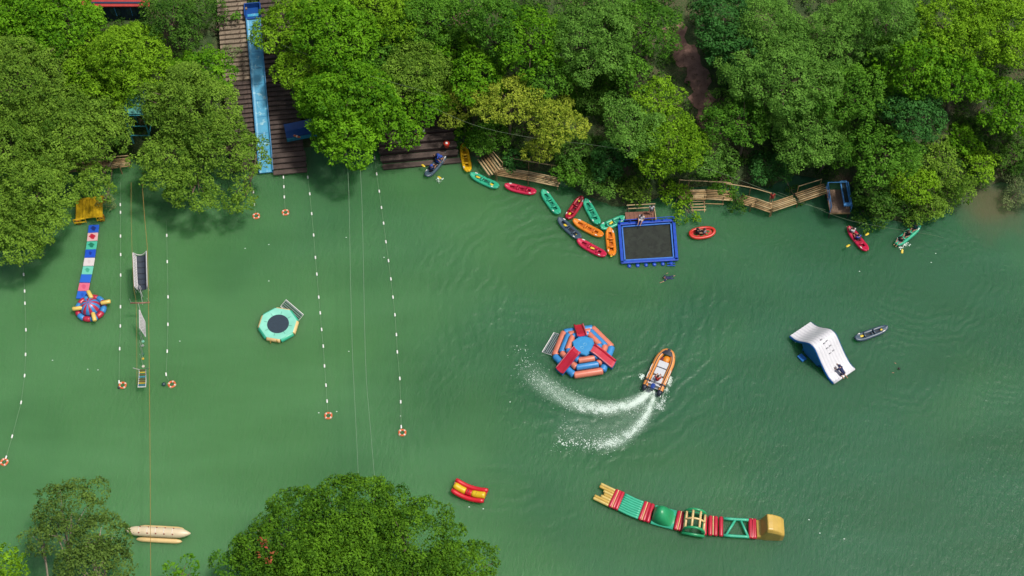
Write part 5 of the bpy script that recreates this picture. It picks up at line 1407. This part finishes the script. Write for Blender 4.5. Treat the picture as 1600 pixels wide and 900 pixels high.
# ------------------------------------------------------------------ float lines
FLOAT = mat('white_float', (.66, .66, .64), .4, .04, 4)
fl_mb = MB().tube([(-.18, 0, 0), (-.15, 0, 0), (.15, 0, 0), (.18, 0, 0)], [.03, .068, .068, .03], 10)
FL_ME = to_me(fl_mb, 'float', FLOAT)
LINE = mat('float_line', S(120, 160, 120), .8, .1, 4)
def float_line(start, floats, end, label):
    pts = [P(*start, .02)] + [P(*f, .03) for f in floats] + [P(*end, .02)]
    c = pts[len(pts) // 2].copy(); c.z = 0
    t = thing('float_line', label, 'float line', c, group='white float lines of the swimming lanes')
    MB().tube(pts, .022, 5).build('rope', LINE, t, off=c)
    for i, f in enumerate(pts[1:-1]):
        d = pts[i + 2] - pts[i]
        o = link('float', FL_ME, t); o.location = f - c + Vector((0, 0, .02)); o.rotation_euler[2] = math.atan2(d.y, d.x)
float_line((36, 415), [(37, 429), (38.5, 455), (39, 474), (40.5, 515.5), (40, 554), (38.5, 587), (33, 629), (19, 682), (9.5, 715)], (7, 722), 'leftmost float line, from the olive crowns to the left edge')
life_ring(6.5, 722, 'life ring cut by the left edge of the picture')
float_line((188, 285), [(188, 320), (188.3, 332), (188.3, 369), (188.5, 398), (188.5, 430), (188.3, 479.5), (188, 509.5), (187, 545), (186, 597)], (190, 601), 'float line just left of the hanging bridge')
life_ring(191.5, 602, 'life ring left of the rope ladder bridge')
float_line((260, 345), [(260.5, 368), (261.3, 409), (262.5, 464), (262.3, 507), (261.3, 549), (259.5, 585)], (266, 600), 'float line just right of the hanging bridge')
life_ring(268.5, 600.5, 'life ring right of the rope ladder bridge')
float_line((396, 285), [(396, 300), (397.2, 320)], (400, 337), 'short float line under the small olive crown')
life_ring(400.3, 337.5, 'left of the two life rings nearest the far bank')
float_line((442, 265), [(442.8, 277), (443.5, 292), (444.2, 308)], (446, 331), 'short float line from the foot of the blue slide')
life_ring(446, 332, 'right of the two life rings nearest the far bank')
float_line((480, 262), [(481, 277), (484, 303), (487, 334), (490, 367.5), (492.8, 402.5), (495, 428.5), (498, 464.5), (500.3, 489), (502.5, 515), (505, 541), (507, 572), (509.3, 602), (511, 627)], (513, 649), 'long float line right of the trampoline')
life_ring(513, 649.5, 'life ring at the end of the line right of the trampoline')
float_line((584, 235), [(585.5, 247), (588.5, 272), (592.5, 299), (596, 324.5), (599.3, 349), (603, 378), (607, 407.5), (610.7, 436), (614, 464.5), (617, 492), (619.3, 523), (620.7, 550), (624.6, 591.5), (626, 628), (626.8, 667)], (628, 676), 'rightmost long float line, from the left corner of the dock')
life_ring(628.5, 676, 'life ring at the end of the rightmost float line')
sp = thing('mooring_ball', 'dark round mooring ball beside the right ring of the ladder bridge', 'buoy', P(256, 601, 0))
MB().ball((0, 0, .05), .2, .2, .2, 12, 8).build('ball', mat('dark_ball', S(50, 84, 84), .4), sp, smooth=True); MB().tube([(0, 0, .2), (0, 0, .32)], .03, 6).build('eye_bolt', BLACK, sp)
sp = thing('mooring_ball', 'small black mooring ball beside the left ring of the ladder bridge', 'buoy', P(186, 606, 0))
MB().ball((0, 0, .03), .14, .14, .14, 12, 8).build('ball', BLACK, sp, smooth=True); MB().tube([(0, 0, .12), (0, 0, .22)], .025, 6).build('eye_bolt', BLACK, sp)

# ------------------------------------------------------------------ overhead cables and the hanging course
CORD = mat('ochre_cord', S(176, 140, 70), .8, .15, 3); WIRE = mat('grey_green_wire', S(140, 170, 140), .6, .1, 3)
DULL = mat('dull_wire', S(120, 140, 110), .7)
def cable(pts, r, m, label):
    W = [P(*p) for p in pts]; c = W[len(W) // 2].copy()
    o = MB().tube(smoothpath(W, 4), r, 5).build('cable', m, None, smooth=True, off=c); o.location = c
    tag(o, label, 'cable', group='overhead cables')
ZC = 3.2
cable([(222, 285, 5.0), (226, 340, 3.8), (230.5, 395, ZC), (232, 480, ZC), (233.5, 600, ZC), (234.5, 720, 3.8), (235, 830, 4.5), (236, 960, 5.5)], .022, CORD, 'ochre cable on the right of the hanging course')
cable([(205, 285, 5.0), (205, 340, 3.8), (206.5, 395, ZC), (209, 450, ZC), (213, 480, ZC), (214, 600, ZC)], .014, CORD, 'thin ochre cable on the left of the hanging course')
cable([(541, 232, 5.5), (545, 300, 4.8), (548, 450, 4.2), (551, 560, 4.1), (556, 660, 4.4), (562, 790, 5.5)], .018, WIRE, 'left of the two pale overhead wires over open water')
cable([(561, 232, 5.5), (566, 330, 4.8), (571, 560, 4.1), (578, 660, 4.4), (590, 800, 5.5)], .018, WIRE, 'right of the two pale overhead wires over open water')
cable([(660, 160, 8.5), (740, 195, 7.0), (830, 215, 6.4), (950, 230, 7.0), (1100, 262, 6.0), (1230, 310, 3.6), (1290, 328, 2.0)], .011, DULL, 'pale wire running from the dock trees to the framed jetty')
cable([(1215, 300, 3.5), (1260, 318, 2.6), (1330, 345, 2.0), (1450, 366, 1.6), (1475, 372, 1.4)], .010, DULL, 'thin wire sagging past the framed jetty to the right shrubs')
cable([(440, 70, 10.0), (520, 100, 9.5), (600, 125, 9.5), (690, 150, 9.0)], .011, DULL, 'pale wire above the large crown right of the slide')

# suspended walkway with net sides
Zb = 2.6
c4 = [P(207.5, 395, Zb + .55), P(228.5, 392.5, Zb + .55), P(230, 447, Zb + .2), P(210, 447.5, Zb + .2)]
bc = sum(c4, Vector()) / 4; bc.z = 0
hb = thing('hanging_bridge', 'short hanging bridge with black floor and white net sides', 'hanging bridge', bc)
rows = []
for i in range(13):
    u = i / 12; l = c4[0].lerp(c4[3], u); r = c4[1].lerp(c4[2], u); row = []
    sag = -.55 - .12 * math.sin(math.pi * u)
    for j in range(9):
        v = j / 8; q = l.lerp(r, .14 + .72 * v); row.append((q.x, q.y, q.z + sag - .12 * math.sin(math.pi * v)))
    rows.append(row)
MB().grid([r[::-1] for r in rows]).build('floor_mat', mat('black_belt', S(40, 54, 72), .7, .15, 3), hb, smooth=True, off=bc)
for i in range(0, 13, 2):
    MB().tube([Vector(rows[i][0]) + Vector((0, 0, .03)), Vector(rows[i][4]) + Vector((0, 0, .03)), Vector(rows[i][8]) + Vector((0, 0, .03))], .02, 5).build('floor_seam', BLACK, hb, off=bc)
NETW = mat('white_net', S(226, 222, 224), .8, .08, 5)
def net_panel(p00, p01, p10, p11, nu, nv, root, off, r=.022, name='net_panel'):
    """diamond net between two edges, one mesh of cords"""
    mb = MB(); g = [[p00.lerp(p01, i / nu).lerp(p10.lerp(p11, i / nu), j / nv) for j in range(nv + 1)] for i in range(nu + 1)]
    for i in range(nu):
        for j in range(nv):
            if (i + j) % 2 == 0: mb.tube([g[i][j], g[i + 1][j + 1]], r, 4, caps=False)
            else: mb.tube([g[i + 1][j], g[i][j + 1]], r, 4, caps=False)
    for e in ([g[i][0] for i in range(nu + 1)], [g[i][nv] for i in range(nu + 1)], g[0], g[nu]): mb.tube(e, r * 1.5, 5)
    return mb.build(name, NETW, root, off=off)
fl = lambda i, k: Vector(rows[i][k])
net_panel(c4[0], c4[3], fl(0, 0), fl(12, 0), 26, 5, hb, bc, .03)
net_panel(c4[1], c4[2], fl(0, 8), fl(12, 8), 26, 5, hb, bc, .03)
ends = [c4[0].lerp(c4[1], k / 8) - Vector((0, 0, .5 * math.sin(math.pi * k / 8))) for k in range(9)]
MB().tube(ends, .04, 6).build('end_rope', NETW, hb, off=bc)
for (x0, y0) in ((209, 448), (214, 448), (219, 447), (229.5, 445)):
    a_ = P(x0, y0, Zb + .1); MB().tube([a_, a_ + Vector((.05, -.05, -.9))], .018, 5).build('loose_cord', NETW, hb, off=bc)

q0, q1 = P(203.5, 473.5, 2.6), P(234, 472.5, 2.6); c_ = (q0 + q1) / 2
wb = thing('hanging_beam', 'wooden crossbeam hung below the short hanging bridge', 'beam', (c_.x, c_.y, c_.z))
MB().tube([q0, q0.lerp(q1, .5) - Vector((0, 0, .05)), q1], .075, 8).build('beam', mat('beam_wood', S(156, 116, 98), .8, .2, 4), wb, off=c_, smooth=True)
for u in (.05, .95): q = q0.lerp(q1, u); MB().tube([q, q + Vector((0, .02, .65))], .015, 5).build('hanger', NETW, wb, off=c_)
for (a_, b_) in (((214, 440), (223.5, 464)), ((218, 446), (223, 476))):
    MB().tube([P(*a_, 3.2), P(*b_, 2.5)], .014, 5).build('stay', NETW, wb, off=c_)

pa, pb_ = P(217.5, 484, 3.1), P(227.5, 526, 1.0)
c_ = (pa + pb_) / 2
cn = thing('cargo_net', 'slanting white cargo net hung between beam and foothold cords', 'net', c_)
e_ = P(218, 512, 2.0); f_ = P(226.5, 503, 2.2)
net_panel(pa, e_, f_, pb_, 10, 8, cn, c_, .028)
MB().tube([P(216, 474, 3.2), P(223.5, 500, 2.0)], .014, 5).build('hanger', NETW, cn, off=c_)

HC = [mat('hold_' + n, v, .5) for n, v in (('mint', S(130, 210, 180)), ('grey', S(150, 160, 150)), ('green', S(60, 120, 90)), ('yellow', S(230, 190, 60)), ('cream', S(226, 224, 200)))]
NM = ('mint', 'grey', 'dark green', 'yellow', 'cream')
for i, ((x0, y0), (x1, y1)) in enumerate((((217.5, 512), (223.5, 533.5)), ((217.5, 519), (223, 540)), ((218, 532), (223.5, 553.5)), ((218.5, 540), (223.5, 560.5)), ((218.5, 553), (224, 572.5)))):
    b_ = P(x1, y1, 1.1); t_ = P(x0, y0, 3.2)
    t = thing('hanging_foothold', f'{NM[i]} foothold disc, number {("one", "two", "three", "four", "five")[i]} down from the cargo net', 'foothold', b_, group='hanging footholds')
    MB().tube([t_, b_], .014, 5).build('cord', NETW, t, off=b_)
    MB().tube([(0, 0, -.05), (0, 0, .05)], .13 if i != 3 else .11, 12).build('disc', HC[i], t)

# ladder bridge with coloured rungs
A0, A1, B0, B1 = P(217.5, 577.5, 1.8), P(227.5, 577, 1.8), P(215.5, 605.5, .9), P(227.5, 605, .9)
c_ = (A0 + B1) / 2
lb = thing('rope_ladder_bridge', 'rope ladder bridge with coloured rungs between two life rings', 'rope ladder', c_)
mid = lambda a_, b_: a_.lerp(b_, .5) - Vector((0, 0, .12))
for a_, b_ in ((A0, B0), (A1, B1)): MB().tube(smoothpath([a_, mid(a_, b_), b_], 5), .04, 6).build('side_rope', NETW, lb, off=c_)
cols_ = [S(110, 76, 50), S(230, 190, 60), S(110, 76, 50), S(60, 150, 190), S(110, 76, 50), S(140, 100, 60), S(230, 190, 60), S(60, 130, 170), S(220, 220, 215)]
for i, cc_ in enumerate(cols_):
    u = .03 + .94 * i / 8; q0 = A0.lerp(B0, u) - Vector((0, 0, .12 * math.sin(math.pi * u))); q1 = A1.lerp(B1, u) - Vector((0, 0, .12 * math.sin(math.pi * u)))
    MB().tube([q0, q1], .055, 6).build('rung', mat('rung_%d' % i, cc_, .6), lb, off=c_)
for a_, t_ in ((A0, P(208, 575, 2.6)), (A1, P(233, 574.5, 3.1))): MB().tube([a_, t_], .03, 5).build('stay', NETW, lb, off=c_)

# ------------------------------------------------------------------ wake foam: tens of thousands of small flecks on the surface
FOAM = mat('foam', (.50, .60, .54), .7, .05, 3)
def foam(name, label, strokes, seed):
    r = np.random.default_rng(seed); V = []; Fc = []
    for pts, w0, w1, n, dens, size in strokes:
        W = smoothpath([P(*p) for p in pts], 8); k = len(W)
        arr = np.array([[p.x, p.y] for p in W]); seg = np.linalg.norm(np.diff(arr, axis=0), axis=1); cum = np.concatenate([[0], np.cumsum(seg)]) / seg.sum()
        u = r.random(n) ** dens
        x = np.interp(u, cum, arr[:, 0]); y = np.interp(u, cum, arr[:, 1])
        e = 1e-2; tx = np.interp(u + e, cum, arr[:, 0]) - np.interp(u - e, cum, arr[:, 0]); ty = np.interp(u + e, cum, arr[:, 1]) - np.interp(u - e, cum, arr[:, 1]); l = np.hypot(tx, ty) + 1e-9
        nx, ny = -ty / l, tx / l
        wd = (w0 + (w1 - w0) * u)
        # clumpy: keep flecks where a random field is high
        off = r.normal(size=n) * .42
        off = np.where(np.abs(off) > 1.3, 0, off) * wd
        X = x + nx * off; Y = y + ny * off
        fld = np.sin(X * 2.3 + 1.7 * np.sin(Y * 1.9)) + np.sin(Y * 2.9 + 1.4 * np.sin(X * 2.6)) + .9 * np.sin(X * 6.1 + Y * 4.7) + .9 * np.sin(X * 5.3 - Y * 6.7)
        keep = r.random(n) < np.clip(.6 + .22 * fld, .04, 1)
        X, Y = X[keep], Y[keep]; m = len(X)
        s = size * (.35 + r.random(m) ** 2.2 * 1.6); a = r.random(m) * 6.28; asp = .4 + .6 * r.random(m)
        ca, sa = np.cos(a), np.sin(a)
        vv = np.zeros((m, 5, 3))
        for t in range(4):
            th = t * math.pi / 2; ex = math.cos(th) * s; ey = math.sin(th) * s * asp
            vv[:, t, 0] = X + ex * ca - ey * sa; vv[:, t, 1] = Y + ex * sa + ey * ca; vv[:, t, 2] = .012
        vv[:, 4, 0] = X; vv[:, 4, 1] = Y; vv[:, 4, 2] = .012 + .4 * s * r.random(m)
        o = len(V); V += [tuple(q) for q in vv.reshape(-1, 3)]
        for q in range(m):
            b = o + q * 5; Fc += [(b, b + 1, b + 4), (b + 1, b + 2, b + 4), (b + 2, b + 3, b + 4), (b + 3, b, b + 4)]
    me = bpy.data.meshes.new(name); me.from_pydata(V, [], Fc); me.materials.append(FOAM)
    return tag(link(name, me), label, 'foam', kind='stuff')
foam('wake_foam', 'white curving wake foam trailing the orange motor boat', [
    # inner arc: churned water from the propeller, from the boat back to the left
    ([(1018, 608), (1000, 624), (975, 634), (945, 638), (912, 633), (882, 621), (855, 604), (835, 588), (822, 572)], .34, 1.6, 8000, 2.2, .024),
    ([(1016, 612), (995, 628), (965, 637), (935, 640), (905, 636)], .32, .6, 7500, 1.2, .024),
    # outer arc: crest thrown to the outside of the turn
    ([(1024, 613), (1016, 636), (1002, 660), (980, 680), (955, 692), (930, 696)], .2, .6, 7500, 1.15, .024),
    ([(985, 676), (955, 690), (925, 690), (895, 680), (870, 670)], 1.2, 2.2, 1100, 1.0, .024),
    ([(1020, 620), (1000, 640), (985, 655)], 1.4, 1.8, 700, 1.0, .024),
    # bow wave on the outside
    ([(1048, 588), (1044, 602), (1036, 620), (1028, 640)], .2, .6, 1300, 1.2, .03),
    ([(1008, 585), (1000, 590)], .2, .3, 160, 1.0, .06),
    ([(870, 684), (895, 690), (940, 697)], .8, .6, 300, 1.0, .045),
    ([(822, 572), (812, 558), (808, 540)], 1.2, 1.6, 150, 1.0, .026),
], 5)
# film of aerated pale water under the flecks
def churn_material():
    m = bpy.data.materials.new('aerated_water'); m.use_nodes = True; N = m.node_tree.nodes; L = m.node_tree.links
    bs = N['Principled BSDF']; bs.inputs['Base Color'].default_value = (.36, .50, .40, 1); bs.inputs['Roughness'].default_value = .5
    geo = N.new('ShaderNodeNewGeometry'); nz = N.new('ShaderNodeTexNoise'); nz.inputs['Scale'].default_value = 2.2; nz.inputs['Detail'].default_value = 6; nz.inputs['Roughness'].default_value = .7
    L.new(geo.outputs['Position'], nz.inputs['Vector'])
    at = N.new('ShaderNodeAttribute'); at.attribute_name = 'cover'
    mr = N.new('ShaderNodeMapRange'); mr.inputs[1].default_value = .3; mr.inputs[2].default_value = .7; mr.inputs[3].default_value = .25; mr.inputs[4].default_value = 1.25
    L.new(nz.outputs['Fac'], mr.inputs[0])
    mu = N.new('ShaderNodeMath'); mu.operation = 'MULTIPLY'; mu.use_clamp = True; L.new(at.outputs['Fac'], mu.inputs[0]); L.new(mr.outputs[0], mu.inputs[1])
    L.new(mu.outputs[0], bs.inputs['Alpha'])
    return m
def churn(name, label, strokes):
    mb = MB(); cov = []
    for q, (pts, w0, w1, a0, a1) in enumerate(strokes):
        W = smoothpath([P(*p) for p in pts], 8); rows = []; k = len(W)
        for i, p in enumerate(W):
            t = (W[min(i + 1, k - 1)] - W[max(i - 1, 0)]).normalized(); n = Vector((-t.y, t.x, 0)); u = i / (k - 1); hw_ = w0 + (w1 - w0) * u
            rows.append([p + n * (hw_ * v) + Vector((0, 0, .005 + .002 * q)) for v in (-1, -.7, -.4, -.15, 0, .15, .4, .7, 1)])
            cov += [(1 - v * v) ** 1.5 * (a0 + (a1 - a0) * u) * min(1, u * 12 + .3) * min(1, (1 - u) * 5) for v in (-1, -.7, -.4, -.15, 0, .15, .4, .7, 1)]
        mb.grid(rows)
    me = mb.mesh(name); me.materials.append(churn_material())
    at = me.attributes.new('cover', 'FLOAT', 'POINT'); at.data.foreach_set('value', cov)
    return tag(link(name, me), label, 'foam', kind='stuff')
churn('churned_water', 'pale aerated water in the wake of the orange motor boat', [
    ([(1020, 606), (1000, 624), (975, 634), (945, 638), (912, 633), (882, 621), (855, 604), (835, 588), (820, 568)], .6, 1.4, .95, .22),
    ([(1026, 612), (1016, 636), (1002, 660), (980, 680), (955, 692), (925, 694)], .4, 1.1, .8, .3),
    ([(1010, 625), (985, 655), (950, 672), (905, 672), (865, 655)], 1.8, 2.2, .22, .1)])
foam('splash_foam', 'small white splashes beside paddles and kayaks', [
    ([(1404, 388), (1412, 386), (1420, 380)], .4, .4, 120, 1.0, .05), ([(682, 279), (690, 283)], .5, .5, 70, 1.0, .05)], 6)
# bits of drifting leaf and bubbles
rows = []
FLK = MB()
for (x, y) in ((420, 382), (541, 371), (600, 402), (281, 533), (137, 577), (153, 578), (420, 439), (383, 388), (1243, 535), (797, 628), (755, 795), (733, 792), (1343, 424), (1363, 312), (1319, 842), (1264, 812), (1281, 833), (545, 549), (626, 650), (498, 645), (526, 643), (1455, 410), (1462, 396), (82, 563)):
    q = P(x, y, .01); FLK.ball((q.x, q.y, .01), .07, .05, .03, 6, 4)
tag(FLK.build('drifting_flecks', FOAM), 'pale drifting specks scattered on the water', 'specks', kind='stuff')
